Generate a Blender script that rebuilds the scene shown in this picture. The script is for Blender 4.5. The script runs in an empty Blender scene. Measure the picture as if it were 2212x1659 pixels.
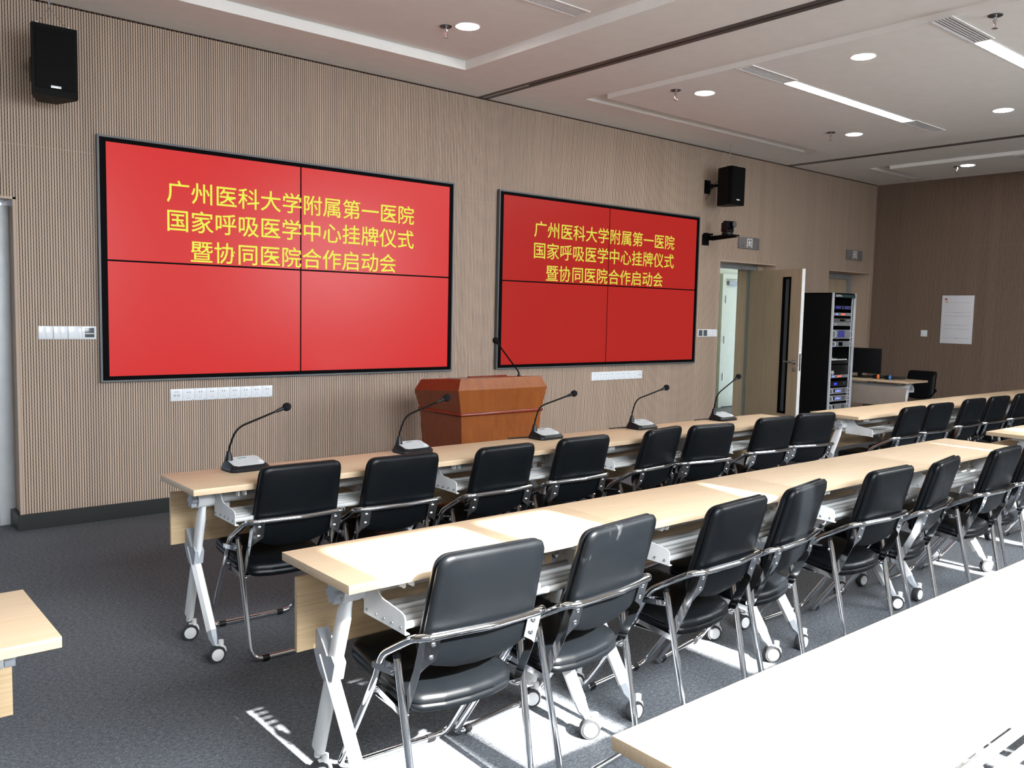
import bpy, bmesh, math, random
from mathutils import Vector, Matrix

SC = bpy.context.scene
COL = SC.collection
PI = math.pi
random.seed(7)

# ------------------------------------------------------------------ camera
cam_d = bpy.data.cameras.new('camera')
cam = bpy.data.objects.new('camera', cam_d)
COL.objects.link(cam)
cam_d.sensor_fit = 'HORIZONTAL'
cam_d.sensor_width = 36.0
cam_d.lens = 1878.77 / 2212.0 * 36.0
cam_d.clip_start = 0.05
RT = Vector((0.76624, -0.64219, 0.02143)); DN = Vector((-0.0368, -0.07715, -0.99634)); FW = Vector((0.64149, 0.76265, -0.08275))
CAM = Vector((0.0, -6.24457, 1.47715))
cam.matrix_world = Matrix(((RT.x, -DN.x, -FW.x, CAM.x), (RT.y, -DN.y, -FW.y, CAM.y), (RT.z, -DN.z, -FW.z, CAM.z), (0, 0, 0, 1)))
SC.camera = cam

# ------------------------------------------------------------------ world, sun, daylight, exposure
SC.view_settings.view_transform = 'Standard'
SC.view_settings.look = 'None'
SC.view_settings.gamma = 1.0
SC.view_settings.use_curve_mapping = False
SC.view_settings.exposure = 0.0
SC.cycles.max_bounces = 10
SC.cycles.diffuse_bounces = 6
SC.cycles.glossy_bounces = 5
SC.cycles.sample_clamp_indirect = 6.0
SC.cycles.caustics_reflective = False
SC.cycles.caustics_refractive = False
SC.cycles.use_denoising = True

W = bpy.data.worlds.new('sky'); SC.world = W; W.use_nodes = True
W.node_tree.nodes['Background'].inputs[0].default_value = (0.62, 0.78, 1.0, 1)
W.node_tree.nodes['Background'].inputs[1].default_value = 3.0

def add_light(name, kind, loc, energy, color=(1, 1, 1), rot=(0, 0, 0), **kw):
    d = bpy.data.lights.new(name, kind); d.energy = energy; d.color = color
    for k, v in kw.items(): setattr(d, k, v)
    o = bpy.data.objects.new(name, d); COL.objects.link(o); o.location = loc; o.rotation_euler = rot
    return o
SUN_E = math.radians(36.0)
# light travels +Y and down
add_light('sun', 'SUN', (2, -12, 8), 70.0, (1.0, 0.97, 0.92), (PI / 2 - SUN_E, 0, 0), angle=math.radians(0.9))
YW = -6.85                                    # plane of the window wall
DAY = (0.88, 0.94, 1.0)
TILT = math.radians(53)
def daylight(name, x0, x1, energy):
    for z in (1.95, 2.4, 2.82):
        add_light(name, 'AREA', ((x0 + x1) / 2, YW + 0.18, z), energy / 3, DAY, (PI / 2 - TILT, 0, 0), shape='RECTANGLE', size=x1 - x0, size_y=0.36, spread=math.radians(162))
daylight('daylight_panel', 0.5, 2.95, 310.0)
daylight('daylight_panel', 5.9, 7.9, 260.0)
daylight('daylight_panel', -2.8, -0.2, 50.0)  # added fill light on the left, no window opening behind it

# ------------------------------------------------------------------ materials
MATS = {}
def new_mat(name):
    m = bpy.data.materials.new(name); m.use_nodes = True
    nt = m.node_tree; b = nt.nodes['Principled BSDF']
    MATS[name] = m
    return m, nt, b
def N(nt, t, **kw):
    n = nt.nodes.new(t)
    for k, v in kw.items(): setattr(n, k, v)
    return n
def mathn(nt, op, a, b=None, c=None):
    n = nt.nodes.new('ShaderNodeMath'); n.operation = op
    for i, v in enumerate((a, b, c)):
        if v is None: continue
        if hasattr(v, 'node'): nt.links.new(v, n.inputs[i])
        else: n.inputs[i].default_value = v
    return n.outputs[0]
def ramp(nt, fac, stops):
    r = nt.nodes.new('ShaderNodeValToRGB')
    e = r.color_ramp.elements
    while len(e) < len(stops): e.new(0.5)
    for el, (p, c) in zip(e, stops): el.position = p; el.color = (*c, 1)
    nt.links.new(fac, r.inputs[0]); return r.outputs[0]
def noise(nt, scale, detail=3.0, rough=0.55, mscale=(1, 1, 1), dist=0.0):
    tc = N(nt, 'ShaderNodeTexCoord'); mp = N(nt, 'ShaderNodeMapping'); mp.inputs['Scale'].default_value = mscale
    nt.links.new(tc.outputs['Object'], mp.inputs[0])
    n = N(nt, 'ShaderNodeTexNoise'); n.inputs['Scale'].default_value = scale; n.inputs['Detail'].default_value = detail
    n.inputs['Roughness'].default_value = rough; n.inputs['Distortion'].default_value = dist
    nt.links.new(mp.outputs[0], n.inputs['Vector']); return n.outputs['Fac']
def bump(nt, b, h, strength=0.2, dist=0.002):
    bp = N(nt, 'ShaderNodeBump'); bp.inputs['Strength'].default_value = strength; bp.inputs['Distance'].default_value = dist
    nt.links.new(h, bp.inputs['Height']); nt.links.new(bp.outputs[0], b.inputs['Normal'])
def plain(name, col, rough=0.5, metal=0.0, spec=0.5, var=0.06, bmp=0.0, bscale=300):
    m, nt, b = new_mat(name)
    c0 = tuple(max(0, c * (1 - var)) for c in col); c1 = tuple(min(1, c * (1 + var)) for c in col)
    nt.links.new(ramp(nt, noise(nt, 9.0, 3), [(0.3, c0), (0.7, c1)]), b.inputs['Base Color'])
    b.inputs['Roughness'].default_value = rough; b.inputs['Metallic'].default_value = metal
    b.inputs['Specular IOR Level'].default_value = spec
    if bmp: bump(nt, b, noise(nt, bscale, 2), bmp, 0.001)
    return m
def emit(name, col, strength, rough=0.4, spec=0.5):
    m, nt, b = new_mat(name)
    b.inputs['Base Color'].default_value = (0.004, 0.004, 0.004, 1)
    b.inputs['Emission Color'].default_value = (*col, 1); b.inputs['Emission Strength'].default_value = strength
    b.inputs['Roughness'].default_value = rough; b.inputs['Specular IOR Level'].default_value = spec
    return m

plain('white_metal', (0.78, 0.78, 0.77), 0.34)
plain('grey_plastic', (0.36, 0.38, 0.41), 0.42)
plain('dark_plastic', (0.035, 0.036, 0.038), 0.4)
plain('black_plastic', (0.008, 0.008, 0.009), 0.38, spec=0.22)
plain('black_matte', (0.005, 0.005, 0.005), 0.75, spec=0.08)
plain('black_metal', (0.003, 0.003, 0.003), 0.5, spec=0.08)
plain('tire_rubber', (0.025, 0.026, 0.028), 0.6)
plain('chrome', (0.70, 0.71, 0.73), 0.07, 1.0, var=0.01)
plain('steel', (0.55, 0.56, 0.58), 0.28, 1.0, var=0.02)
plain('aluminium', (0.66, 0.69, 0.72), 0.35, 0.3)
plain('ceiling_paint', (0.82, 0.81, 0.78), 0.85, spec=0.2, var=0.02)
plain('wall_paint', (0.66, 0.63, 0.58), 0.85, spec=0.2, var=0.02)
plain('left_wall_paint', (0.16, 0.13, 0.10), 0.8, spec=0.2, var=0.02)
plain('tube_grey', (0.42, 0.42, 0.41), 0.32)
plain('mint_paint', (0.58, 0.60, 0.50), 0.7, spec=0.3, var=0.02)
plain('plate_white', (0.72, 0.75, 0.78), 0.22, var=0.015)
plain('hole_dark', (0.02, 0.02, 0.022), 0.6)
plain('plate_dark', (0.075, 0.085, 0.095), 0.2)
plain('plate_grey', (0.45, 0.46, 0.47), 0.35)
plain('bezel_black', (0.002, 0.002, 0.0025), 0.5, spec=0.03)
plain('bezel_grey', (0.10, 0.105, 0.11), 0.45, 0.3)
plain('skirting', (0.012, 0.014, 0.013), 0.45)
plain('track_brown', (0.085, 0.072, 0.068), 0.5)
plain('foam_black', (0.008, 0.008, 0.009), 0.95, spec=0.1, bmp=0.6, bscale=500)
plain('mic_grey', (0.44, 0.46, 0.47), 0.35)
plain('device_grey', (0.27, 0.28, 0.29), 0.4, 0.3)
plain('device_dark', (0.10, 0.10, 0.105), 0.45)
plain('sign_grey', (0.20, 0.19, 0.19), 0.35, 0.3)
plain('sign_white', (0.75, 0.76, 0.75), 0.5)
plain('mic_orange', (0.85, 0.20, 0.03), 0.5)
plain('mic_blue', (0.03, 0.22, 0.60), 0.5)
plain('board_white', (0.70, 0.70, 0.73), 0.3, var=0.02)
plain('line_grey', (0.30, 0.30, 0.32), 0.5)
plain('logo_red', (0.45, 0.05, 0.03), 0.5)
plain('logo_orange', (0.75, 0.36, 0.08), 0.5)
plain('teal_print', (0.05, 0.16, 0.16), 0.5)
plain('rack_teal', (0.018, 0.05, 0.055), 0.4)
plain('desk_panel_shaded', (0.27, 0.222, 0.185), 0.5)  # taupe desk panel, its shade mixed into the darker colour
plain('frame_light', (0.50, 0.52, 0.53), 0.4, 0.2)
plain('frame_grey', (0.30, 0.31, 0.32), 0.4, 0.4)
plain('door1_leaf', (0.62, 0.66, 0.69), 0.3)
emit('lamp_white', (1.0, 0.99, 0.97), 62.0)
emit('led_blue', (0.08, 0.12, 1.0), 5.0)
emit('led_red', (1.0, 0.12, 0.08), 1.6)
emit('lcd_blue', (0.06, 0.07, 0.35), 0.6)
emit('lcd_bright_blue', (0.03, 0.06, 1.0), 1.2)
emit('led_white', (1, 1, 1), 1.2)
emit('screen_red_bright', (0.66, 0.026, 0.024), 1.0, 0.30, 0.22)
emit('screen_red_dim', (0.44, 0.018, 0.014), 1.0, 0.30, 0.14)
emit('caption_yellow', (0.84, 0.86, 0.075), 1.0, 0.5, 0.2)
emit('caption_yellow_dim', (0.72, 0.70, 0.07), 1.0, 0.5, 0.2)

def leather():
    m, nt, b = new_mat('black_leather')
    b.inputs['Base Color'].default_value = (0.0026, 0.0034, 0.0043, 1); b.inputs['Roughness'].default_value = 0.42
    b.inputs['Specular IOR Level'].default_value = 0.17
    nt.links.new(ramp(nt, noise(nt, 7.0, 4), [(0.35, (0.35, 0.35, 0.35)), (0.75, (0.48, 0.48, 0.48))]), b.inputs['Roughness'])
    bump(nt, b, noise(nt, 420, 2), 0.12, 0.001)
leather()
def scuffed():
    m = MATS['black_leather'].copy(); m.name = 'scuffed_leather'; MATS['scuffed_leather'] = m
    nt = m.node_tree; b = nt.nodes['Principled BSDF']
    f = noise(nt, 26.0, 3, 0.6, (1.0, 1.0, 0.35)); g = noise(nt, 7.0, 1, 0.5)
    k = mathn(nt, 'MULTIPLY', f, mathn(nt, 'GREATER_THAN', g, 0.55))
    nt.links.new(ramp(nt, k, [(0.60, (0.0026, 0.0034, 0.0043)), (0.72, (0.03, 0.032, 0.034))]), b.inputs['Base Color'])
scuffed()
def wood(name, light, dark, mscale, scale=3.0, rough=0.45, spec=0.4, lo=0.32, hi=0.72):
    m, nt, b = new_mat(name)
    f = noise(nt, scale, 6, 0.62, mscale, 0.4); g = noise(nt, scale * 0.4, 2, 0.5, (1, 1, 1))
    s = mathn(nt, 'ADD', mathn(nt, 'MULTIPLY', f, 0.8), mathn(nt, 'MULTIPLY', g, 0.2))
    nt.links.new(ramp(nt, s, [(lo, dark), (hi, light)]), b.inputs['Base Color'])
    b.inputs['Roughness'].default_value = rough; b.inputs['Specular IOR Level'].default_value = spec
wood('table_wood', (0.60, 0.455, 0.305), (0.49, 0.36, 0.23), (1.5, 40, 40))
wood('panel_wood', (0.58, 0.43, 0.26), (0.40, 0.28, 0.155), (1.2, 30, 45))
wood('door_wood', (0.45, 0.355, 0.245), (0.32, 0.25, 0.17), (26, 26, 0.8))
wood('lectern_red', (0.22, 0.045, 0.012), (0.14, 0.026, 0.008), (14, 14, 3.0), rough=0.28, spec=0.5)
wood('lectern_burl', (0.27, 0.082, 0.016), (0.19, 0.050, 0.010), (7, 7, 2.2), rough=0.28, spec=0.5)
wood('lectern_bead', (0.20, 0.030, 0.012), (0.15, 0.022, 0.009), (3, 3, 3), rough=0.2)

def slat_material(name, base, axis):
    m, nt, b = new_mat(name)
    tc = N(nt, 'ShaderNodeTexCoord'); sp = N(nt, 'ShaderNodeSeparateXYZ'); nt.links.new(tc.outputs['Object'], sp.inputs[0])
    u = sp.outputs[axis]
    slat = mathn(nt, 'FLOOR', mathn(nt, 'DIVIDE', u, 0.016)); board = mathn(nt, 'FLOOR', mathn(nt, 'DIVIDE', u, 0.128))
    w1 = N(nt, 'ShaderNodeTexWhiteNoise', noise_dimensions='1D'); nt.links.new(slat, w1.inputs['W'])
    w2 = N(nt, 'ShaderNodeTexWhiteNoise', noise_dimensions='1D'); nt.links.new(board, w2.inputs['W'])
    gr = noise(nt, 2.0, 5, 0.6, (60, 60, 1.0) )
    v = mathn(nt, 'ADD', mathn(nt, 'ADD', mathn(nt, 'MULTIPLY', w1.outputs['Value'], 0.22), mathn(nt, 'MULTIPLY', w2.outputs['Value'], 0.17)), mathn(nt, 'MULTIPLY', gr, 0.4))
    lo = tuple(c * 0.84 for c in base); hi = tuple(min(1, c * 1.16) for c in base)
    hi = (hi[0], hi[1] * 1.0, hi[2] * 0.97)
    nt.links.new(ramp(nt, v, [(0.15, lo), (0.85, hi)]), b.inputs['Base Color'])
    b.inputs['Roughness'].default_value = 0.55; b.inputs['Specular IOR Level'].default_value = 0.35
def groove_material(name, col, axis):
    m, nt, b = new_mat(name)
    tc = N(nt, 'ShaderNodeTexCoord'); sp = N(nt, 'ShaderNodeSeparateXYZ'); nt.links.new(tc.outputs['Object'], sp.inputs[0])
    col_i = mathn(nt, 'FLOOR', mathn(nt, 'DIVIDE', sp.outputs[axis], 0.016))
    off = mathn(nt, 'MULTIPLY', mathn(nt, 'MODULO', col_i, 2.0), 0.5)
    fr = mathn(nt, 'FRACT', mathn(nt, 'ADD', mathn(nt, 'DIVIDE', sp.outputs['Z'], 0.028), off))
    hole = mathn(nt, 'LESS_THAN', fr, 0.36)
    mx = N(nt, 'ShaderNodeMix', data_type='RGBA'); nt.links.new(hole, mx.inputs['Factor'])
    mx.inputs['A'].default_value = (*col, 1); mx.inputs['B'].default_value = (0.004, 0.004, 0.004, 1)
    nt.links.new(mx.outputs['Result'], b.inputs['Base Color']); b.inputs['Roughness'].default_value = 0.9; b.inputs['Specular IOR Level'].default_value = 0.1
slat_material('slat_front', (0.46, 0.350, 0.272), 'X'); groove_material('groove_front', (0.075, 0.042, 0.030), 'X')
slat_material('slat_right_shaded', (0.245, 0.170, 0.128), 'Y'); groove_material('groove_right_shaded', (0.05, 0.031, 0.024), 'Y')  # right wall's light falloff is put into these darker colours

def carpet():
    m, nt, b = new_mat('carpet')
    a = noise(nt, 170, 3, 0.7); c = noise(nt, 55, 4, 0.65, (1, 1.6, 1)); d = noise(nt, 1.2, 2)
    s = mathn(nt, 'ADD', mathn(nt, 'ADD', mathn(nt, 'MULTIPLY', a, 0.55), mathn(nt, 'MULTIPLY', c, 0.38)), mathn(nt, 'MULTIPLY', d, 0.07))
    nt.links.new(ramp(nt, s, [(0.33, (0.030, 0.033, 0.037)), (0.5, (0.100, 0.107, 0.117)), (0.68, (0.235, 0.248, 0.265))]), b.inputs['Base Color'])
    b.inputs['Roughness'].default_value = 0.95; b.inputs['Specular IOR Level'].default_value = 0.15
    bump(nt, b, a, 0.5, 0.004)
carpet()

# ------------------------------------------------------------------ mesh helpers
class MB:
    """collects vertices and faces, then links them as ONE mesh object"""
    def __init__(s): s.v = []; s.f = []; s.mi = []; s.sm = []
    def add(s, vs, fs, mi=0, smooth=False, M=None):
        o = len(s.v)
        s.v += [tuple(M @ Vector(v)) if M else tuple(v) for v in vs]
        for f in fs: s.f.append([i + o for i in f]); s.mi.append(mi); s.sm.append(smooth)
        return s
    def box(s, x0, x1, y0, y1, z0, z1, bev=0.0, mi=0, M=None):
        if bev <= 0:
            vs = [(x, y, z) for x in (x0, x1) for y in (y0, y1) for z in (z0, z1)]
            fs = [(0, 1, 3, 2), (4, 6, 7, 5), (0, 4, 5, 1), (2, 3, 7, 6), (0, 2, 6, 4), (1, 5, 7, 3)]
            return s.add(vs, fs, mi, False, M)
        bm = bmesh.new(); bmesh.ops.create_cube(bm, size=1.0)
        for v in bm.verts:
            v.co = Vector(((x0 + x1) / 2 + v.co.x * (x1 - x0), (y0 + y1) / 2 + v.co.y * (y1 - y0), (z0 + z1) / 2 + v.co.z * (z1 - z0)))
        bmesh.ops.bevel(bm, geom=list(bm.edges), offset=bev, segments=2, affect='EDGES', profile=0.6)
        bm.verts.index_update()
        s.add([v.co[:] for v in bm.verts], [[v.index for v in f.verts] for f in bm.faces], mi, True, M); bm.free(); return s
    def prism(s, poly, d0, d1, axis='x', mi=0, M=None, smooth=False):
        """poly of (a,b) extruded along axis from d0 to d1: x->(y,z), y->(x,z), z->(x,y)"""
        n = len(poly)
        def P(a, b, d): return (d, a, b) if axis == 'x' else (a, d, b) if axis == 'y' else (a, b, d)
        vs = [P(a, b, d0) for a, b in poly] + [P(a, b, d1) for a, b in poly]
        fs = [list(range(n))[::-1], list(range(n, 2 * n))] + [(i, (i + 1) % n, n + (i + 1) % n, n + i) for i in range(n)]
        return s.add(vs, fs, mi, smooth, M)
    def cyl(s, p0, p1, r0, r1=None, n=20, mi=0, caps=True, M=None):
        r1 = r0 if r1 is None else r1
        p0 = Vector(p0); p1 = Vector(p1); t = (p1 - p0).normalized()
        u = t.orthogonal().normalized(); w = t.cross(u)
        vs = []
        for p, r in ((p0, r0), (p1, r1)):
            for i in range(n):
                a = 2 * PI * i / n; vs.append(tuple(p + (u * math.cos(a) + w * math.sin(a)) * r))
        fs = [(i, (i + 1) % n, n + (i + 1) % n, n + i) for i in range(n)]
        if caps: fs += [list(range(n))[::-1], list(range(n, 2 * n))]
        return s.add(vs, fs, mi, True, M)
    def lathe(s, prof, c=(0, 0, 0), axis=(0, 0, 1), n=24, mi=0, M=None):
        """prof list of (radius, height) about axis through c"""
        t = Vector(axis).normalized(); u = t.orthogonal().normalized(); w = t.cross(u); c = Vector(c)
        vs = []; fs = []
        for r, h in prof:
            for i in range(n):
                a = 2 * PI * i / n; vs.append(tuple(c + t * h + (u * math.cos(a) + w * math.sin(a)) * r))
        for k in range(len(prof) - 1):
            for i in range(n): fs.append((k * n + i, k * n + (i + 1) % n, (k + 1) * n + (i + 1) % n, (k + 1) * n + i))
        fs += [list(range(n))[::-1], list(range((len(prof) - 1) * n, len(prof) * n))]
        return s.add(vs, fs, mi, True, M)
    def sweep(s, pts, sec, up=None, closed=False, mi=0, smooth=True, caps=True, scale=None):
        """sec: list of (u,v); swept along pts; up fixes the u direction, else parallel transport"""
        pts = [Vector(p) for p in pts]; n = len(pts); k = len(sec); vs = []; fs = []; u = None
        for i, p in enumerate(pts):
            a = pts[(i - 1) % n] if (closed or i > 0) else p; b = pts[(i + 1) % n] if (closed or i < n - 1) else p
            t = (b - a).normalized()
            if up is not None: u = Vector(up); u = (u - t * u.dot(t)).normalized()
            else:
                if u is None: u = t.orthogonal().normalized()
                else: u = (u - t * u.dot(t)).normalized()
            w = t.cross(u); sc = scale[i] if scale else 1.0
            for (x, y) in sec: vs.append(tuple(p + (u * x + w * y) * sc))
        m = n if closed else n - 1
        for i in range(m):
            for j in range(k):
                fs.append((i * k + j, i * k + (j + 1) % k, ((i + 1) % n) * k + (j + 1) % k, ((i + 1) % n) * k + j))
        if not closed and caps: fs += [list(range(k))[::-1], list(range((n - 1) * k, n * k))]
        return s.add(vs, fs, mi, smooth)
    def tube(s, pts, r, n=12, closed=False, mi=0, caps=True):
        return s.sweep(pts, [(r * math.cos(2 * PI * i / n), r * math.sin(2 * PI * i / n)) for i in range(n)], None, closed, mi, True, caps)
    def quad(s, vs, mi=0): return s.add(vs, [list(range(len(vs)))], mi)
    def mesh(s, name, mats, angle=38):
        me = bpy.data.meshes.new(name); me.from_pydata(s.v, [], s.f)
        for m in (mats if isinstance(mats, (list, tuple)) else [mats]): me.materials.append(MATS[m])
        me.polygons.foreach_set('material_index', s.mi); me.polygons.foreach_set('use_smooth', s.sm)
        bm = bmesh.new(); bm.from_mesh(me); bmesh.ops.recalc_face_normals(bm, faces=bm.faces); bm.to_mesh(me); bm.free()
        if any(s.sm): me.set_sharp_from_angle(angle=math.radians(angle))
        me.update(); return me
    def build(s, name, mats, parent=None, loc=(0, 0, 0), rot=(0, 0, 0), angle=38):
        o = bpy.data.objects.new(name, s.mesh(name, mats, angle)); COL.objects.link(o)
        o.parent = parent; o.location = loc; o.rotation_euler = rot; return o

def fillet(pts, rad, n=6, closed=False):
    """polyline with rounded corners; rad is one radius or one per point"""
    P = [Vector(p) for p in pts]; m = len(P); out = []
    for i, p in enumerate(P):
        r = rad[i] if isinstance(rad, (list, tuple)) else rad
        if (not closed and i in (0, m - 1)) or r <= 0: out.append(p); continue
        a = (P[i - 1] - p); b = (P[(i + 1) % m] - p); la, lb = a.length, b.length; a.normalize(); b.normalize()
        ang = a.angle(b); d = min(r / math.tan(ang / 2), la * 0.49, lb * 0.49)
        q0 = p + a * d; q1 = p + b * d
        for k in range(n + 1):
            t = k / n; out.append(q0 * (1 - t) ** 2 + p * 2 * t * (1 - t) + q1 * t * t)
    return out
def rounded_poly(pts, rads, n=6):
    return [(v.x, v.y) for v in fillet([(a, b, 0) for a, b in pts], rads, n, True)]
def pad_layers(outline, thick, edge=0.012, bulge=0.008, seam=0.004):
    """closed upholstered pad in (a,b,t): outline of (a,b), with a welt seam round the middle"""
    cx = sum(p[0] for p in outline) / len(outline); cy = sum(p[1] for p in outline) / len(outline)
    hw = max(abs(p[0] - cx) for p in outline); n = len(outline); h = thick / 2
    lay = []
    for f, t in ((0.35, -h - bulge), (0.72, -h - bulge * 0.72)): lay.append((hw * (1 - f), t))
    lay += [(edge * 1.1, -h), (edge * 0.35, -h + edge * 0.45), (0, -h + edge * 1.2), (0, -seam), (seam * 1.1, -seam * 0.3), (seam * 1.1, seam * 0.3), (0, seam), (0, h - edge * 1.2), (edge * 0.35, h - edge * 0.45), (edge * 1.1, h)]
    for f, t in ((0.72, h + bulge * 0.72), (0.35, h + bulge)): lay.append((hw * (1 - f), t))
    vs = []; fs = []
    for ins, t in lay:
        k = 1 - ins / hw
        vs += [(cx + (a - cx) * k, cy + (b - cy) * k, t) for a, b in outline]
    for l in range(len(lay) - 1):
        for i in range(n): fs.append((l * n + i, l * n + (i + 1) % n, (l + 1) * n + (i + 1) % n, (l + 1) * n + i))
    c0 = len(vs); vs.append((cx, cy, -h - bulge * 1.08)); c1 = len(vs); vs.append((cx, cy, h + bulge * 1.08))
    L = (len(lay) - 1) * n
    for i in range(n): fs.append((c0, (i + 1) % n, i)); fs.append((c1, L + i, L + (i + 1) % n))
    return vs, fs

def thing(name, label, cat, loc=(0, 0, 0), rz=0.0, group=None):
    o = bpy.data.objects.new(name, None); COL.objects.link(o); o.empty_display_size = 0.1
    o.location = loc; o.rotation_euler = (0, 0, rz); return tag(o, label, cat, group)
def tag(o, label, cat, group=None):
    o['label'] = label; o['category'] = cat
    if group: o['group'] = group
    return o
def struct(o): o['kind'] = 'structure'; return o
def plabel(o, label): o['label'] = label; return o
def copy_tree(o, parent=None):
    c = o.copy(); COL.objects.link(c); c.parent = parent
    for ch in list(o.children): copy_tree(ch, c)
    return c
def dup(o, loc, rz, label, group=None):
    c = copy_tree(o); c.location = loc; c.rotation_euler = (0, 0, rz); c['label'] = label
    if group: c['group'] = group
    return c

# ------------------------------------------------------------------ the room
XR = 11.897; XL = -3.6; ZC = 3.36; PITCH = 0.016; GW = 0.0042; GD = 0.006; WT = 0.44
def slats(mb, u0, u1, z0, z1, place):
    """ribbed acoustic panelling between u0 and u1; place(u, depth, z) gives the point"""
    prof = []; mi = []
    k = math.floor(u0 / PITCH + 1e-6) - 1; prof.append((u0, 0.0)); k0 = round(u0 / PITCH)
    if abs(k0 * PITCH - u0) < 1e-5: prof = [(u0, GD), (u0 + GW, GD), (u0 + GW, 0.0)]; mi = [1, 1]
    while True:
        k += 1; g = k * PITCH
        if g + GW >= u1 - 0.0001: break
        if g <= u0 + 0.0001: continue
        prof += [(g, 0.0), (g, GD), (g + GW, GD), (g + GW, 0.0)]; mi += [0, 1, 1, 1]
    prof.append((u1, 0.0)); mi.append(0)
    o = [place(u, d, z0) for u, d in prof] + [place(u, d, z1) for u, d in prof]; n = len(prof)
    b = len(mb.v); mb.v += o
    for i in range(n - 1): mb.f.append([b + i, b + i + 1, b + n + i + 1, b + n + i]); mb.mi.append(mi[i]); mb.sm.append(False)
SEAM = 2.455
mb = MB()
fp = lambda u, d, z: (u, d, z)
for x0, x1, z0, z1 in ((XL, 1.152, 2.126, ZC), (1.152, 8.368, 0.0, ZC), (8.368, 9.488, 2.115, ZC), (9.488, 10.736, 0.0, ZC), (10.736, 11.808, 2.115, ZC), (11.808, XR, 0.0, ZC)):
    zs = [(z0, SEAM - 0.0015), (SEAM + 0.0015, z1 - 0.012)]
    for a, b_ in zs: slats(mb, x0, x1, a, b_, fp)
    mb.box(x0, x1, GD + 0.001, WT, z0, z1 + 0.2)
    mb.box(x0, x1, 0.0, GD + 0.002, z1 - 0.012, z1, mi=1)
struct(mb.build('wall_front', ['slat_front', 'groove_front']))
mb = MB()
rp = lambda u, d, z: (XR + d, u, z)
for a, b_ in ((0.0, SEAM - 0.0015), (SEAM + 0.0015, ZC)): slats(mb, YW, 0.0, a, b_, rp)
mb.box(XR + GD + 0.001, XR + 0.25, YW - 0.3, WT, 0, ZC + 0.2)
struct(mb.build('wall_right', ['slat_right_shaded', 'groove_right_shaded']))
struct(MB().box(XL - 0.2, XL, YW - 0.2, 0.3, 0, ZC + 0.2).build('wall_left', 'left_wall_paint'))
# window wall with tall openings: the curtained panels between them are part of it
HEAD = 2.90; SILL = 0.85; WB = 0.04
OPEN = [([(1.21, SILL), (1.215, 1.65), (1.235, 1.9), (1.23, HEAD)], [(1.71, SILL), (1.71, HEAD)]),
        ([(1.81, SILL), (1.81, HEAD)], [(2.75, SILL), (2.75, 1.35), (2.50, 1.65), (2.26, 1.95), (2.24, 2.3), (2.15, 2.6), (2.13, HEAD)]),
        ([(3.05, SILL), (3.05, 2.3), (2.95, 2.62), (3.04, HEAD)], [(3.21, SILL), (3.20, 2.3), (3.08, 2.62), (3.05, HEAD)]),
        ([(5.33, SILL), (5.34, 2.25), (5.225, 2.62), (5.235, HEAD)], [(5.47, SILL), (5.48, 2.25), (5.26, 2.62), (5.245, HEAD)]),
        ([(6.25, SILL), (6.25, 2.25), (6.33, 2.62), (6.34, HEAD)], [(6.34, SILL), (6.35, 2.25), (6.55, 2.62), (6.54, HEAD)])]
mb = MB(); left = [(XL, SILL), (XL, HEAD)]
for a, b_ in OPEN:
    mb.prism(left + a[::-1], YW - WB, YW, 'y'); left = b_
mb.prism(left + [(XR, HEAD), (XR, SILL)], YW - WB, YW, 'y')
mb.box(XL, XR, YW - WB, YW, 0, SILL); mb.box(XL, XR, YW - WB, YW, HEAD, ZC + 0.2)
struct(mb.build('wall_back', 'wall_paint'))
for i, (a, b_) in enumerate(OPEN):
    x0 = min(p[0] for p in a); x1 = max(p[0] for p in b_); f = MB(); t = 0.012
    f.box(x0, x1, YW - 0.12, YW - 0.07, SILL - 0.03, SILL).box(x0, x1, YW - 0.12, YW - 0.07, HEAD + 0.16, HEAD + 0.19).box(x0 - t, x0, YW - 0.12, YW - 0.07, SILL - 0.03, HEAD + 0.19).box(x1, x1 + t, YW - 0.12, YW - 0.07, SILL - 0.03, HEAD + 0.19)
    struct(f.build('window_%d' % (i + 1), 'aluminium'))
struct(MB().box(XL - 0.2, XR + 0.3, YW - 0.2, 3.0, -0.1, 0.0).build('floor', 'carpet'))

# ceiling: flat border, raised bay over the left, lowered bays over the middle and the right
mb = MB()
Z1 = 3.43; Z2 = 3.32; TOP = 3.60; YN = YW
A0, A1, YA = 0.6, 4.19, -0.62           # raised bay
B0, B1 = 5.515, 9.02                    # lowered bay
C0, C1 = 10.49, 11.66
YS0, YS1 = -0.612, -0.88
mb.box(XL, XR, YS0, 0.0, ZC, TOP)                                  # border by the front wall
mb.box(XL, A0, YN, YS0, ZC, TOP)
mb.box(A0, A1, YN, YA, Z1, TOP)
mb.box(A1, 4.785, YN, YS0, ZC, TOP); mb.box(4.895, B0, YN, YS0, ZC, TOP)
mb.box(4.785, 4.895, YN, YS0, ZC + 0.02, TOP)
for b0, b1, nxt in ((B0, B1, 9.63), (C0, C1, XR)):
    mb.box(b0, b1, YS1, YS0, ZC + 0.10, TOP)                        # slot by the border
    mb.box(b0, b1, YN, YS1, Z2, TOP)
    mb.box(b1, nxt, YN, YS0, ZC, TOP)
mb.box(9.73, C0, YN, YS0, ZC, TOP); mb.box(9.63, 9.73, YN, YS0, ZC + 0.02, TOP)
struct(mb.build('ceiling', 'ceiling_paint'))
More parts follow.
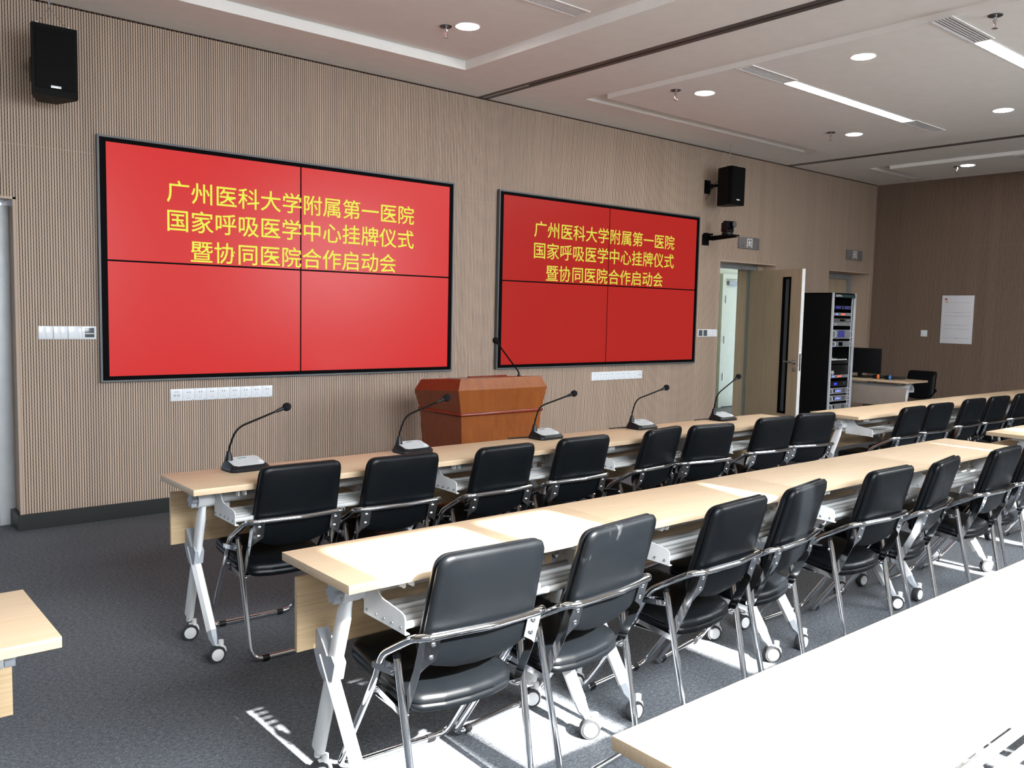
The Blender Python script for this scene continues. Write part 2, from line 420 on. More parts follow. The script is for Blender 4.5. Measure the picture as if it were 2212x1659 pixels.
for i, (a, b_) in enumerate(((4.785, 4.895), (9.63, 9.73))):
    m_ = (a + b_) / 2
    mb = MB().box(a, m_ - 0.012, YN, 0.0, ZC - 0.004, ZC + 0.02).box(m_ + 0.012, b_, YN, 0.0, ZC - 0.004, ZC + 0.02).box(m_ - 0.012, m_ + 0.012, YN, 0.0, ZC + 0.012, ZC + 0.02, mi=1)
    struct(mb.build('trim_%d' % (i + 1), ['track_brown', 'hole_dark']))

# black skirting
def skirt(name, segs):
    mb = MB()
    for x0, x1, y0, y1 in segs: mb.box(x0, x1, y0, y1, 0.0, 0.105)
    struct(mb.build(name, 'skirting'))
skirt('baseboard_front', [(1.12, 8.37, -0.012, 0.0), (9.49, 10.744, -0.012, 0.0), (1.12, 1.154, 0.0, 0.22)])
skirt('baseboard_right', [(XR - 0.012, XR, YW, 0.0)])

# door 1 (far left, mostly out of frame): grey frame in a deep recess
f = MB().box(1.06, 1.153, 0.22, 0.30, 0, 2.09).box(-0.1, 1.06, 0.22, 0.30, 2.02, 2.09)
d1 = struct(f.build('door_1', 'frame_light'))
MB().box(-0.1, 1.05, 0.25, 0.29, 0.01, 2.015, 0.003).build('door_leaf', 'door1_leaf', d1)
# door 2: double recess, leaf standing open into the room
f = MB().box(8.37, 8.44, 0.20, 0.28, 0, 2.10).box(9.305, 9.375, 0.20, 0.28, 0, 2.10).box(8.44, 9.305, 0.20, 0.28, 2.055, 2.115)
d2 = struct(f.build('door_2', 'frame_grey'))
MB().box(9.375, 9.487, 0.18, WT - 0.01, 0, 2.11).box(9.31, 9.375, 0.285, WT - 0.01, 0, 2.11).build('door_lining', 'door_wood', d2)
LH = Vector((9.30, 0.215, 0)); LE = Vector((9.085, -0.645, 0)); ld = LE - LH; LL = ld.length
lf = bpy.data.objects.new('door_leaf', None)
ang = math.atan2(ld.y, ld.x)
bpy.data.objects.remove(lf)
mb = MB(); g0, g1, gz0, gz1 = LL - 0.295, LL - 0.185, 0.35, 1.945
for a, b_, c, d in ((0, g0, 0.012, 2.045), (g1, LL - 0.004, 0.012, 2.045), (g0, g1, 0.012, gz0), (g0, g1, gz1, 2.045)): mb.box(a, b_, -0.022, 0.022, c, d)
leaf = mb.build('door_leaf', 'door_wood', d2, LH, (0, 0, ang))
MB().box(LL - 0.004, LL, -0.0225, 0.0225, 0.012, 2.045).build('edge_strip', 'white_metal', leaf)
mb = MB().box(g0 - 0.012, g0 + 0.016, -0.026, 0.026, gz0 - 0.012, gz1 + 0.012).box(g1 - 0.016, g1 + 0.012, -0.026, 0.026, gz0 - 0.012, gz1 + 0.012).box(g0, g1, -0.026, 0.026, gz0 - 0.012, gz0 + 0.014).box(g0, g1, -0.026, 0.026, gz1 - 0.014, gz1 + 0.012)
MB().box(g0 + 0.014, g1 - 0.014, -0.004, 0.004, gz0, gz1).build('vision_glass', 'plate_dark', leaf)
mb.build('vision_frame', 'bezel_black', leaf)
hz = 0.96
mb = MB()
for s_ in (-1, 1):
    mb.lathe([(0.024, 0), (0.024, 0.007), (0.011, 0.009), (0.011, 0.045)], (LL - 0.06, s_ * 0.022, hz), (0, s_, 0))
    mb.tube(fillet([(LL - 0.06, s_ * 0.05, hz), (LL - 0.06, s_ * 0.062, hz), (LL - 0.20, s_ * 0.062, hz)], 0.01), 0.0095)
    mb.lathe([(0.024, 0), (0.024, 0.007), (0.009, 0.008), (0.009, 0.012)], (LL - 0.06, s_ * 0.022, hz - 0.085), (0, s_, 0))
plabel(mb.build('door_handle', 'steel', leaf), 'satin steel lever handle and lock rose')
MB().box(LL, LL + 0.002, -0.011, 0.011, 0.86, 1.06).build('lock_plate', 'steel', leaf)
# door 3: closed leaf deep in its recess
f = MB().box(10.745, 10.815, 0.27, 0.35, 0, 2.114).box(11.73, 11.799, 0.27, 0.35, 0, 2.114).box(10.815, 11.73, 0.27, 0.35, 2.04, 2.114)
d3 = struct(f.build('door_3', 'frame_grey'))
MB().box(10.818, 11.727, 0.30, 0.34, 0.01, 2.037).build('door_leaf', 'door_wood', d3)
mb = MB().box(10.737, 11.807, WT - 0.02, WT, 0, 2.115); struct(mb.build('trim_3', 'wall_paint'))
# timber nosing round the recesses
mb = MB()
for x0, x1, s_ in ((9.49, 9.50, 1), (11.80, 11.815, 1)): mb.box(x0, x1, -0.004, 0.02, 0, 2.13)
mb.box(8.37, 9.50, -0.004, 0.02, 2.115, 2.13).box(10.744, 11.815, -0.004, 0.02, 2.115, 2.13).box(1.137, 1.154, -0.006, 0.02, 0.105, 2.126).box(-3.0, 1.154, -0.006, 0.02, 2.112, 2.128)
struct(mb.build('trim_4', 'slat_front'))
# corridor seen through door 2
mb = MB().box(7.6, 16.0, 2.4, 2.5, 0, 2.9).box(7.6, 16, WT, 2.5, 2.7, 2.8).box(7.5, 7.6, WT, 2.5, 0, 2.9).box(16, 16.1, WT, 2.5, 0, 2.9)
struct(mb.build('wall_corridor', 'mint_paint'))
struct(MB().box(7.6, 16.0, 2.385, 2.4, 0, 0.12).build('baseboard_corridor', 'skirting'))
f = MB().box(11.58, 11.66, 2.33, 2.4, 0, 2.16).box(12.6, 12.68, 2.33, 2.4, 0, 2.16).box(11.66, 12.6, 2.33, 2.4, 2.08, 2.16)
d4 = struct(f.build('door_4', 'mint_paint'))
dl = MB().box(11.665, 12.595, 2.34, 2.395, 0.01, 2.075).build('door_leaf', 'mint_paint', d4)
for z in (0.5, 1.1, 1.75): MB().cyl((11.665, 2.325, z - 0.06), (11.665, 2.325, z + 0.06), 0.011, n=10).build('hinge', 'steel', dl)
MB().box(11.70, 11.95, 2.29, 2.34, 1.98, 2.05, 0.004).build('door_closer', 'device_grey', dl)
add_light('corridor_lamp', 'AREA', (11.0, 1.4, 2.66), 9.0, (1.0, 0.98, 0.88), (0, 0, 0), shape='RECTANGLE', size=3.0, size_y=0.6)

# ------------------------------------------------------------------ training tables
TH = 0.75; TL_ = 1.106; TD = 0.40
def caster(parent, x, y, yaw, r=0.036):
    M = Matrix.Translation((x, y, 0)) @ Matrix.Rotation(yaw, 4, 'Z')
    mb = MB()
    mb.cyl((0, 0.018, 0.066), (0, 0.018, 0.092), 0.011, n=14, M=M)
    hood = [(0.030, 0.030), (0.040, 0.045), (0.036, 0.062), (0.020, 0.073), (0.004, 0.074), (-0.014, 0.068), (-0.022, 0.056), (-0.010, 0.050), (0.010, 0.040), (0.016, 0.028)]
    mb.prism(hood, -0.013, 0.006, 'x', M=M)
    mb.lathe([(0.004, 0.0), (r * 0.70, 0.0), (r * 0.70, 0.003), (r * 0.55, 0.005)], (0.0135, 0, r), (1, 0, 0), 24, M=M)
    mb.lathe([(0.004, 0.0), (r * 0.70, 0.0), (r * 0.70, 0.003), (r * 0.55, 0.005)], (-0.0165, 0, r), (-1, 0, 0), 24, M=M)
    o = mb.build('caster', 'white_metal', parent)
    t = MB().lathe([(r * 0.6, -0.0165), (r * 0.94, -0.0165), (r, -0.012), (r, 0.009), (r * 0.94, 0.0135), (r * 0.6, 0.0135)], (0, 0, r), (1, 0, 0), 28, M=M)
    plabel(t.build('tire', 'tire_rubber', o), 'dark rubber tire')
def make_table(L, D, nlen=2):
    """origin on the floor under the middle; local -y is the seated side"""
    t = thing('training_table', '', 'table')
    mb = MB(); h = L / 2
    mb.box(-h + 0.0008, h - 0.0008, -D / 2, D / 2, TH - 0.025, TH, 0.0015); mb.build('tabletop', 'table_wood', t)
    MB().box(-h + 0.035, h - 0.035, D / 2 - 0.030, D / 2 - 0.014, 0.442, 0.672, 0.001).build('modesty_panel', 'panel_wood', t)
    mb = MB().cyl((-h + 0.10, 0.005, 0.664), (h - 0.10, 0.005, 0.664), 0.024, n=18)
    for x in (-h + 0.2, 0, h - 0.2): mb.box(x - 0.02, x + 0.02, -0.03, 0.06, 0.69, 0.7249)
    for x in (-h + 0.22, h - 0.22): mb.box(x - 0.015, x + 0.015, 0.02, D / 2 - 0.0301, 0.60, 0.62).box(x - 0.015, x + 0.015, 0.02, 0.032, 0.60, 0.66)
    mb.build('support_beam', 'white_metal', t)
    # book rack: two end plates and five tubes
    ys = (-0.035, -0.085, -0.128, -0.170, -0.215)
    prof = [(-0.018, 0.7249), (-0.018, 0.595), (-0.230, 0.593), (-0.236, 0.595), (-0.236, 0.636), (-0.230, 0.647), (-0.210, 0.653), (-0.120, 0.664), (-0.100, 0.673), (-0.088, 0.694), (-0.084, 0.7249)]
    r_ = None
    for x, d in ((-h + 0.155, 1), (h - 0.155, -1)):
        rk = MB().prism(prof, x - 0.0015, x + 0.0015, 'x')
        rk.box(min(x, x + d * 0.014), max(x, x + d * 0.014), -0.236, -0.212, 0.5915, 0.5945)
        rk.box(min(x, x + d * 0.03), max(x, x + d * 0.03), -0.080, -0.020, 0.7215, 0.7249)
        rb = rk.build('rack_bracket', 'white_metal', t)
        sc_ = MB()
        for y in ys: sc_.lathe([(0.0045, 0), (0.0045, 0.002), (0.002, 0.004)], (x - d * 0.0015, y, 0.609), (-d, 0, 0), 10)
        sc_.build('screws', 'steel', rb)
    for y in ys: MB().cyl((-h + 0.1565, y, 0.611), (h - 0.1565, y, 0.611), 0.0105, n=14).build('rack_tube', 'tube_grey', t)
    # hooks hanging under the front edge
    for x in (-h + 0.200, h - 0.230):
        hk = MB()
        for dx in (0.0, 0.03): hk.prism([(-0.165, 0.7249), (-0.165, 0.700), (-0.160, 0.695), (-0.135, 0.695), (-0.130, 0.700), (-0.130, 0.7249)], x + dx - 0.0015, x + dx + 0.0015, 'x')
        hk.box(x, x + 0.03, -0.160, -0.135, 0.7215, 0.7249)
        hk.build('bag_hook', 'white_metal', t)
    for s in (-1, 1):
        x = s * (h - 0.115)
        # hinge hub under the top
        hb = MB().cyl((x - 0.03, 0.005, 0.664), (x + 0.03, 0.005, 0.664), 0.034, n=22)
        hb.cyl((x - s * 0.031, 0.005, 0.664), (x - s * 0.065, 0.005, 0.664), 0.032, n=22)
        hb.box(x - 0.028, x + 0.028, -0.06, 0.07, 0.700, 0.7249, 0.004).box(x - 0.024, x + 0.024, -0.015, 0.025, 0.67, 0.71)
        hub = hb.build('hinge_hub', 'white_metal', t)
        star = [((0.027 + 0.006 * math.cos(6 * a)) * math.cos(a), (0.027 + 0.006 * math.cos(6 * a)) * math.sin(a)) for a in [2 * PI * i / 48 for i in range(48)]]
        MB().prism([(0.005 + a, 0.664 + b) for a, b in star], x + s * 0.034, x + s * 0.056, 'x').build('adjustment_knob', 'grey_plastic', hub)
        # upright leg: flattened tube leaning back to the rear caster
        oval = [(0.0155 * math.copysign(abs(math.cos(a)) ** 0.8, math.cos(a)), 0.030 * math.copysign(abs(math.sin(a)) ** 0.8, math.sin(a))) for a in [2 * PI * i / 20 for i in range(20)]]
        p0 = Vector((x, 0.010, 0.640)); p1 = Vector((x, 0.185, 0.112))
        ul = MB().sweep([p0 + Vector((0, 0, 0.02)), p0, p0.lerp(p1, 0.05), p0.lerp(p1, 0.1), p1], oval, (1, 0, 0), scale=[0.72, 0.74, 0.82, 1.0, 1.0])
        ul.cyl((x, 0.185, 0.122), (x, 0.190, 0.085), 0.012, 0.011, n=14)
        leg = ul.build('leg', 'white_metal', t)
        caster(leg, x, 0.178, -1.75 if s < 0 else -2.0)
        # elbow block and front leg, outside the upright
        xo = x + s * 0.0
        el = MB().prism([(0.158, 0.508), (0.180, 0.492), (0.178, 0.430), (0.150, 0.385), (0.118, 0.358), (0.066, 0.372), (0.050, 0.428), (0.070, 0.448), (0.098, 0.440), (0.122, 0.470)], x - 0.0195, x + 0.0195, 'x')
        el.build('elbow_joint', 'grey_plastic', leg)
        hexs = [(0.022 * math.cos(a), 0.026 * math.sin(a)) for a in [2 * PI * i / 6 + PI / 6 * 0 for i in range(6)]]
        q0 = Vector((x, 0.140, 0.432)); q1 = Vector((x, -0.078, 0.118))
        fl = MB().sweep([q0, q1], hexs, (1, 0, 0), smooth=False).build('leg', 'white_metal', t)
        an = MB().sweep([q1 + (q0 - q1) * 0.01, q1 + Vector((0, -0.018, -0.028)), Vector((x, -0.112, 0.078)), Vector((x, -0.120, 0.066))], hexs, (1, 0, 0), smooth=False, scale=[0.97, 0.85, 0.6, 0.5])
        an.build('ankle', 'grey_plastic', fl)
        caster(fl, x, -0.132, -1.6 if s < 0 else -2.2)
    return t
tab0 = make_table(TL_, TD)
tab_used = [False]
def table(x, y, label, rz=0.0, group=None, src=None):
    if src is None and not tab_used[0]:
        tab_used[0] = True; tab0.location = (x, y, 0); tab0.rotation_euler = (0, 0, rz); tab0['label'] = label
        if group: tab0['group'] = group
        return tab0
    return dup(src or tab0, (x, y, 0), rz, label, group)
ORD = ['first', 'second', 'third', 'fourth', 'fifth', 'sixth', 'seventh', 'eighth']
Y1, Y2, Y3 = -2.66, -4.068, -5.454
GT = 'wooden tables with white wheeled legs'
R1 = ['light wood table under the leftmost desk microphone, nearest the wall screens', 'light wood table of the front row with two microphones, just before the lectern',
      'light wood table of the front row between the lectern and the open door', 'light wood table at the far end of the microphone row, before the open door']
for i in range(4): table(1.220 + TL_ * (i + 0.5), Y1, R1[i], 0, GT)
R2 = ['sunlit light wood table at the near left end of the middle row', 'light wood table second from the left in the middle row, partly sunlit',
      'third light wood table of the middle row, crossed by a thin sun strip', 'light wood table at the far right end of the middle row, before the gap']
for i in range(4): table(1.117 + TL_ * (i + 0.5), Y2, R2[i], 0, GT)
R1R = ['light wood table in front of the equipment rack, beyond the gap in the front row', 'light wood table second beyond the gap in the front row, before the operator desk',
       'light wood table third beyond the gap in the front row, at the right edge', 'light wood table fourth beyond the gap in the front row, at the far right edge']
for i in range(4): table(6.136 + TL_ * (i + 0.5), -2.775, R1R[i], 0, GT)
table(6.128 + TL_ * 0.5, -4.077, 'sunlit light wood table corner at the right edge, beyond the gap in the middle row', 0, GT)
R3 = ['overexposed sunlit table in the bottom right foreground', 'sunlit table at the right edge, joined to the overexposed foreground table']
for i in range(2): table(1.075 + TL_ * (i + 0.5), Y3, R3[i], 0, GT)
table(0.446 - TL_ / 2, -4.008, 'light wood table end cut off by the left edge of the photo', 0, GT)

# ------------------------------------------------------------------ black padded chairs
def make_chair():
    """origin on the floor; local +y is forward"""
    c = thing('folding_chair', '', 'chair')
    yc = lambda z: -0.232 - 0.27 * (z - 0.6)
    # backrest pad
    out = rounded_poly([(-0.190, 0.545), (-0.180, 0.830), (0.180, 0.830), (0.190, 0.545), (0.158, 0.497), (0.078, 0.474), (0.0, 0.468), (-0.078, 0.474), (-0.158, 0.497)], [0.05, 0.042, 0.042, 0.05, 0.05, 0.08, 0.1, 0.08, 0.05])
    vs, fs = pad_layers(out, 0.054, 0.013, 0.007, 0.006)
    bow = lambda a: 0.10 * a * a
    MB().add([(a, yc(b) + t + bow(a), b) for a, b, t in vs], fs, 0, True).build('backrest', 'black_leather', c, angle=60)
    # seat pad
    zs = lambda y: 0.388 + 0.13 * y
    so = rounded_poly([(-0.186, -0.115), (-0.192, 0.19), (-0.15, 0.225), (0.15, 0.225), (0.192, 0.19), (0.186, -0.115), (0.165, -0.172), (0.085, -0.192), (0, -0.198), (-0.085, -0.192), (-0.165, -0.172)], [0.05, 0.04, 0.06, 0.06, 0.04, 0.05, 0.05, 0.08, 0.1, 0.08, 0.05])
    vs, fs = pad_layers(so, 0.058, 0.014, 0.010)
    MB().add([(a, b, zs(b) + t) for a, b, t in vs], fs, 0, True).build('seat', 'black_leather', c, angle=60)
    # arm and front leg frame: one bent chrome tube, closed along the floor
    P = [(0, -0.291, 0.602), (0.190, -0.274, 0.602), (0.222, -0.245, 0.597), (0.226, -0.078, 0.500), (0.222, -0.035, 0.420), (0.205, 0.245, 0.013), (-0.205, 0.245, 0.013), (-0.222, -0.035, 0.420), (-0.226, -0.078, 0.500), (-0.222, -0.245, 0.597), (-0.190, -0.274, 0.602)]
    rd = [0.2, 0.05, 0.11, 0.12, 0.10, 0.055, 0.055, 0.10, 0.12, 0.11, 0.05]
    MB().tube(fillet(P, rd, 7, True), 0.0115, 14, closed=True).build('arm_and_front_leg_tube', 'chrome', c)
    # rear leg frame
    P = [(0.214, -0.140, 0.506), (0.200, -0.245, 0.013), (-0.200, -0.245, 0.013), (-0.214, -0.140, 0.506)]
    rl = MB().tube(fillet(P, 0.055, 8), 0.0110, 14).build('rear_leg_tube', 'chrome', c)
    pl = MB()
    for s in (-1, 1): pl.lathe([(0.0112, 0.0), (0.0112, 0.008), (0.006, 0.013)], (s * 0.2141, -0.1395, 0.507), (0, 0.2, 1), 14)
    plabel(pl.build('end_cap', 'black_plastic', rl), 'black plastic end caps')
    # rubber sleeves on the floor bars
    for y in (0.245, -0.245):
        for s in (-1, 1):
            MB().cyl((s * 0.125, y, 0.013), (s * 0.155, y, 0.013), 0.0128, n=16).box(min(s * 0.128, s * 0.152), max(s * 0.128, s * 0.152), y - 0.009, y + 0.009, 0.0, 0.006).build('floor_sleeve', 'black_plastic', c)
    for s in (-1, 1):
        # clamp joining front and rear tubes
        o1 = Vector((s * 0.2245, -0.056, 0.462)); o2 = Vector((s * 0.2125, -0.147, 0.468))
        mb = MB(); d = (o2 - o1).normalized()
        mb.box(-0.0145, (o2 - o1).length - 0.004, -0.0155, -0.0128, -0.0095, 0.0095, M=Matrix.Translation(o1) @ d.to_track_quat('X', 'Z').to_matrix().to_4x4())
        mb.box(-0.0145, (o2 - o1).length - 0.004, 0.0128, 0.0155, -0.0095, 0.0095, M=Matrix.Translation(o1) @ d.to_track_quat('X', 'Z').to_matrix().to_4x4())
        mb.cyl(o1 + Vector((-0.0, 0, -0.0095)), o1 + Vector((0, 0, 0.0095)), 0.0155, n=16)
        mb.lathe([(0.006, 0), (0.006, 0.004), (0.003, 0.007)], o2 + Vector((s * 0.015, 0.004, 0)), (s, 0, 0), 10)
        mb.build('leg_clamp', 'chrome', c)
        # rail under the seat side
        mb = MB().prism([(0.010, 0.358), (0.010, 0.376), (-0.165, 0.352), (-0.172, 0.338), (-0.160, 0.332)], s * 0.2025 - 0.002, s * 0.2025 + 0.002, 'x')
        mb.cyl((s * 0.190, 0.003, 0.367), (s * 0.222, 0.003, 0.367), 0.007, n=12)
        mb.cyl((s * 0.188, -0.16, 0.341), (s * 0.207, -0.16, 0.341), 0.006, n=12)
        mb.box(min(s * 0.16, s * 0.2025), max(s * 0.16, s * 0.2025), -0.14, 0.005, 0.340, 0.3435)
        mb.build('seat_rail', 'chrome', c)
        # bent side plate from the backrest down to the seat corner
        rear = lambda z: yc(z) - 0.0395 + 0.10 * 0.17 ** 2
        mb = MB(); xi, xo = s * 0.150, s * 0.198
        q = [(xi, rear(0.592), 0.592), (xo, rear(0.592), 0.592), (xo, rear(0.50) + 0.004, 0.492), (s * 0.184, rear(0.505), 0.505), (xi, rear(0.525), 0.525)]
        vs = q + [(a, b + 0.0025, z) for a, b, z in q]; n = 5
        mb.add(vs, [[0, 1, 2, 3, 4], [9, 8, 7, 6, 5]] + [[i, (i + 1) % n, n + (i + 1) % n, n + i] for i in range(n)])
        mb.prism([(rear(0.592), 0.592), (rear(0.592) + 0.030, 0.585), (rear(0.50) + 0.036, 0.49), (-0.146, 0.365), (-0.150, 0.335), (-0.166, 0.333), (rear(0.50) + 0.004, 0.492)], xo - 0.0015, xo + 0.0015, 'x')
        for z in (0.575, 0.535): mb.lathe([(0.0075, 0), (0.0075, 0.002), (0.003, 0.005)], (s * 0.172, rear(z) - 0.0002, z), (0, -1, 0), 12)
        mb.build('side_plate', 'chrome', c)
    return c
ch0 = make_chair(); ch_used = [False]
def chair(x, yback, yawdeg, label, group, rz=None):
    a = math.radians(yawdeg) if rz is None else rz
    loc = (x - 0.295 * math.sin(a), yback + 0.295 * math.cos(a), 0) if rz is None else (x, yback, 0)
    if not ch_used[0]:
        ch_used[0] = True; ch0.location = loc; ch0.rotation_euler = (0, 0, a); ch0['label'] = label; ch0['group'] = group; return
    dup(ch0, loc, a, label, group)
G1 = 'black padded folding chairs along the microphone row'
L1 = ['black chair at the left end of the microphone row', 'second black chair from the left along the microphone row', 'third black chair from the left along the microphone row, before the lectern',
      'fourth black chair from the left along the microphone row', 'fifth black chair from the left along the microphone row', 'sixth black chair from the left along the microphone row',
      'seventh black chair along the microphone row, second from its right end', 'black chair at the right end of the microphone row, slightly turned']
for (x, y, a), l in zip([(1.643, -2.945, -1), (2.115, -2.998, -2), (2.687, -3.027, 2), (3.232, -3.016, 0), (3.881, -3.011, 9), (4.273, -3.054, -7), (4.964, -3.042, -5), (5.439, -3.047, -11)], L1): chair(x, y, a, l, G1)
G2 = 'black padded folding chairs along the front row beyond the gap'
L2 = ['first black chair beyond the gap in the front row, before the equipment rack', 'second black chair beyond the gap in the front row', 'third black chair beyond the gap in the front row',
      'fourth black chair beyond the gap in the front row', 'fifth black chair beyond the gap in the front row, at the right edge', 'sixth black chair beyond the gap in the front row, cut by the right edge']
for (x, y, a), l in zip([(6.533, -3.207, 1), (7.02, -3.193, -3), (7.723, -3.165, -2), (8.193, -3.181, -2), (8.79, -3.17, 1), (9.28, -3.17, -2)], L2): chair(x, y, a, l, G2)
G3 = 'black padded folding chairs along the middle row'
L3 = ['sunlit black chair at the left end of the middle row, largest in the photo', 'second black chair from the left in the middle row, with pale scuffs on its back', 'third black chair from the left in the middle row',
      'fourth black chair from the left in the middle row, turned sideways', 'fifth black chair from the left in the middle row', 'sixth black chair from the left in the middle row, turned sideways',
      'seventh black chair from the left in the middle row, near the right edge', 'black chair at the right end of the middle row, cut by the right edge']
for (x, y, a), l in zip([(1.491, -4.409, -3), (2.003, -4.419, 7), (2.583, -4.448, 5), (3.07, -4.417, 10), (3.716, -4.436, -1), (4.204, -4.461, 9), (4.869, -4.477, 2), (5.36, -4.46, 6)], L3): chair(x, y, a, l, G3)
sc2 = [o for o in bpy.data.objects if o.get('label') == L3[1]][0]
for o in sc2.children:
    if o.name.startswith('backrest'):
        o.data = o.data.copy(); o.data.materials[0] = MATS['scuffed_leather']
chair(6.62, -4.46, 0, 'black chair beyond the middle row gap at the right edge', 'black padded folding chairs beyond the middle row gap')
chair(1.63, -5.86, 4, 'chair behind the overexposed foreground table in the bottom right corner', 'chairs behind the foreground tables')

# ------------------------------------------------------------------ video walls
def glyphs(text, size=1.0):
    cu = bpy.data.curves.new('caption', 'FONT'); cu.body = text; cu.size = size; cu.resolution_u = 3; cu.offset = 0.006; cu.extrude = 0.0
    o = bpy.data.objects.new('caption', cu); COL.objects.link(o)
    dg = bpy.context.evaluated_depsgraph_get(); dg.update()
    me = bpy.data.meshes.new_from_object(o.evaluated_get(dg)); bpy.data.objects.remove(o); bpy.data.curves.remove(cu)
    me.name = 'caption'; return me
def lettering(name, text, mat, parent, x0, x1, z0, z1, y, frame=None):
    """text fitted into the rectangle, in the plane y, reading along +x; frame maps (u,v) elsewhere"""
    me = glyphs(text); co = [v.co.copy() for v in me.vertices]
    if not co: return None
    a0, a1 = min(c.x for c in co), max(c.x for c in co); b0, b1 = min(c.y for c in co), max(c.y for c in co)
    for v, c in zip(me.vertices, co):
        u = x0 + (c.x - a0) / (a1 - a0) * (x1 - x0); w = z0 + (c.y - b0) / (b1 - b0) * (z1 - z0)
        v.co = frame(u, w) if frame else (u, y, w)
    me.materials.clear(); me.materials.append(MATS[mat])
    o = bpy.data.objects.new(name, me); COL.objects.link(o); o.parent = parent; return o
LINES = ['广州医科大学附属第一医院', '国家呼吸医学中心挂牌仪式', '暨协同医院合作启动会']
def video_wall(x0, label, panel_mat, cap_mat):
    t = thing('video_wall', label, 'screen', (x0 + 1.448, 0, 0.945))
    L = lambda x: x - (x0 + 1.448); Zl = lambda z: z - 0.945
    fx0, fx1, fz0, fz1 = x0, x0 + 2.897, 0.945, 2.580
    px0, px1, pz0, pz1 = x0 + 0.056, x0 + 2.853, 0.984, 2.541
    mb = MB()
    def ring(mb, a0, a1, c0, c1, w, y0, y1):
        mb.box(L(a0), L(a1), y0, y1, Zl(c0), Zl(c0 + w)).box(L(a0), L(a1), y0, y1, Zl(c1 - w), Zl(c1)).box(L(a0), L(a0 + w), y0, y1, Zl(c0 + w), Zl(c1 - w)).box(L(a1 - w), L(a1), y0, y1, Zl(c0 + w), Zl(c1 - w))
    ring(mb, fx0, fx1, fz0, fz1, 0.013, -0.036, 0.0)
    mb.build('outer_frame', 'bezel_grey', t)
    mb = MB(); mb.box(L(fx0 + 0.013), L(fx1 - 0.013), -0.0205, 0.0, Zl(fz0 + 0.013), Zl(fz1 - 0.013))
    mb.box(L(fx0 + 0.013), L(px0), -0.030, -0.012, Zl(fz0 + .013), Zl(fz1 - .013)).box(L(px1), L(fx1 - 0.013), -0.030, -0.012, Zl(fz0 + .013), Zl(fz1 - .013))
    mb.box(L(px0), L(px1), -0.030, -0.012, Zl(fz0 + .013), Zl(pz0)).box(L(px0), L(px1), -0.030, -0.012, Zl(pz1), Zl(fz1 - .013))
    mb.build('bezel', 'bezel_black', t)
    mx, mz = (px0 + px1) / 2, (pz0 + pz1) / 2; g = 0.0055
    for a0, a1 in ((px0, mx - g), (mx + g, px1)):
        for c0, c1 in ((pz0, mz - g), (mz + g, pz1)): MB().box(L(a0 + .001), L(a1), -0.024, -0.0206, Zl(c0 + .001), Zl(c1)).build('display_panel', panel_mat, t)
    rows = [(2.076, 4.115, 2.184, 2.338), (2.078, 4.115, 1.985, 2.140), (2.238, 3.945, 1.778, 1.932)]
    for s, (a0, a1, c0, c1) in zip(LINES, rows):
        dx = x0 - 1.628
        lettering('caption_line', s, cap_mat, t, L(a0 + dx * 0.9965), L(a1 + dx * 0.9965), Zl(c0), Zl(c1), -0.0252)
    return t
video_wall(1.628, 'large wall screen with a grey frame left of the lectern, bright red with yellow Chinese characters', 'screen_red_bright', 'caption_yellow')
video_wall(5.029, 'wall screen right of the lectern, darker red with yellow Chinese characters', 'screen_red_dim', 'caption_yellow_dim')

# ------------------------------------------------------------------ wall plates
def plate_base(name, label, cat, x, z, w=0.0845, h=0.086, grp=None, mat='plate_white'):
    t = thing(name, label, cat, (x, 0, z), 0, grp)
    MB().box(-w / 2, w / 2, -0.009, 0.0, -h / 2, h / 2, 0.0025).build('cover_plate', mat, t); return t
def socket_plate(x, z, label, grp):
    t = plate_base('power_socket', label, 'socket', x, z, grp=grp)
    mb = MB()
    for dx in (-0.0085, 0.0085): mb.cyl((dx, -0.0096, 0.017), (dx, -0.0089, 0.017), 0.0036, n=12)
    mb.box(-0.001, 0.001, -0.0096, -0.0089, -0.010, -0.005)
    for s in (-1, 1):
        M = Matrix.Translation((s * 0.0075, 0, -0.023)) @ Matrix.Rotation(s * 0.6, 4, 'Y'); mb.box(-0.001, 0.001, -0.0096, -0.0089, -0.0035, 0.0035, M=M)
    mb.box(0.022, 0.037, -0.0094, -0.0089, -0.0375, -0.0355)
    mb.build('socket_holes', 'hole_dark', t); return t
def network_plate(x, z, label):
    t = plate_base('network_plate', label, 'socket', x, z)
    for dx in (-0.013, 0.013): MB().box(dx - 0.009, dx + 0.009, -0.0105, -0.0089, -0.012, 0.006, 0.001).build('port_shutter', 'plate_grey', t)
    MB().box(-0.018, 0.018, -0.0094, -0.0089, 0.021, 0.025).box(-0.008, 0.008, -0.0094, -0.0089, -0.032, -0.030).build('printed_mark', 'line_grey', t)
network_plate(2.093 + 0.0425, 0.836, 'white two-port network plate at the left end of the socket strip under the left screen')
NUM = ['leftmost', 'second', 'third', 'fourth', 'fifth', 'sixth', 'seventh', 'rightmost']
for i in range(8):
    n = NUM[i]
    socket_plate(2.093 + 0.085 * (i + 1.5), 0.836, ('%s white power socket in the strip under the left screen' % n) if i in (0, 7) else ('%s power socket from the left in the strip under the left screen' % n), 'power sockets under the left screen')
    socket_plate(6.303 + 0.085 * (i + 0.5), 0.838, ('%s white power socket in the strip under the right screen' % n) if i in (0, 7) else ('%s power socket from the left in the strip under the right screen' % n), 'power sockets under the right screen')
network_plate(6.303 + 0.085 * 8.5, 0.838, 'white two-port network plate at the right end of the socket strip under the right screen')
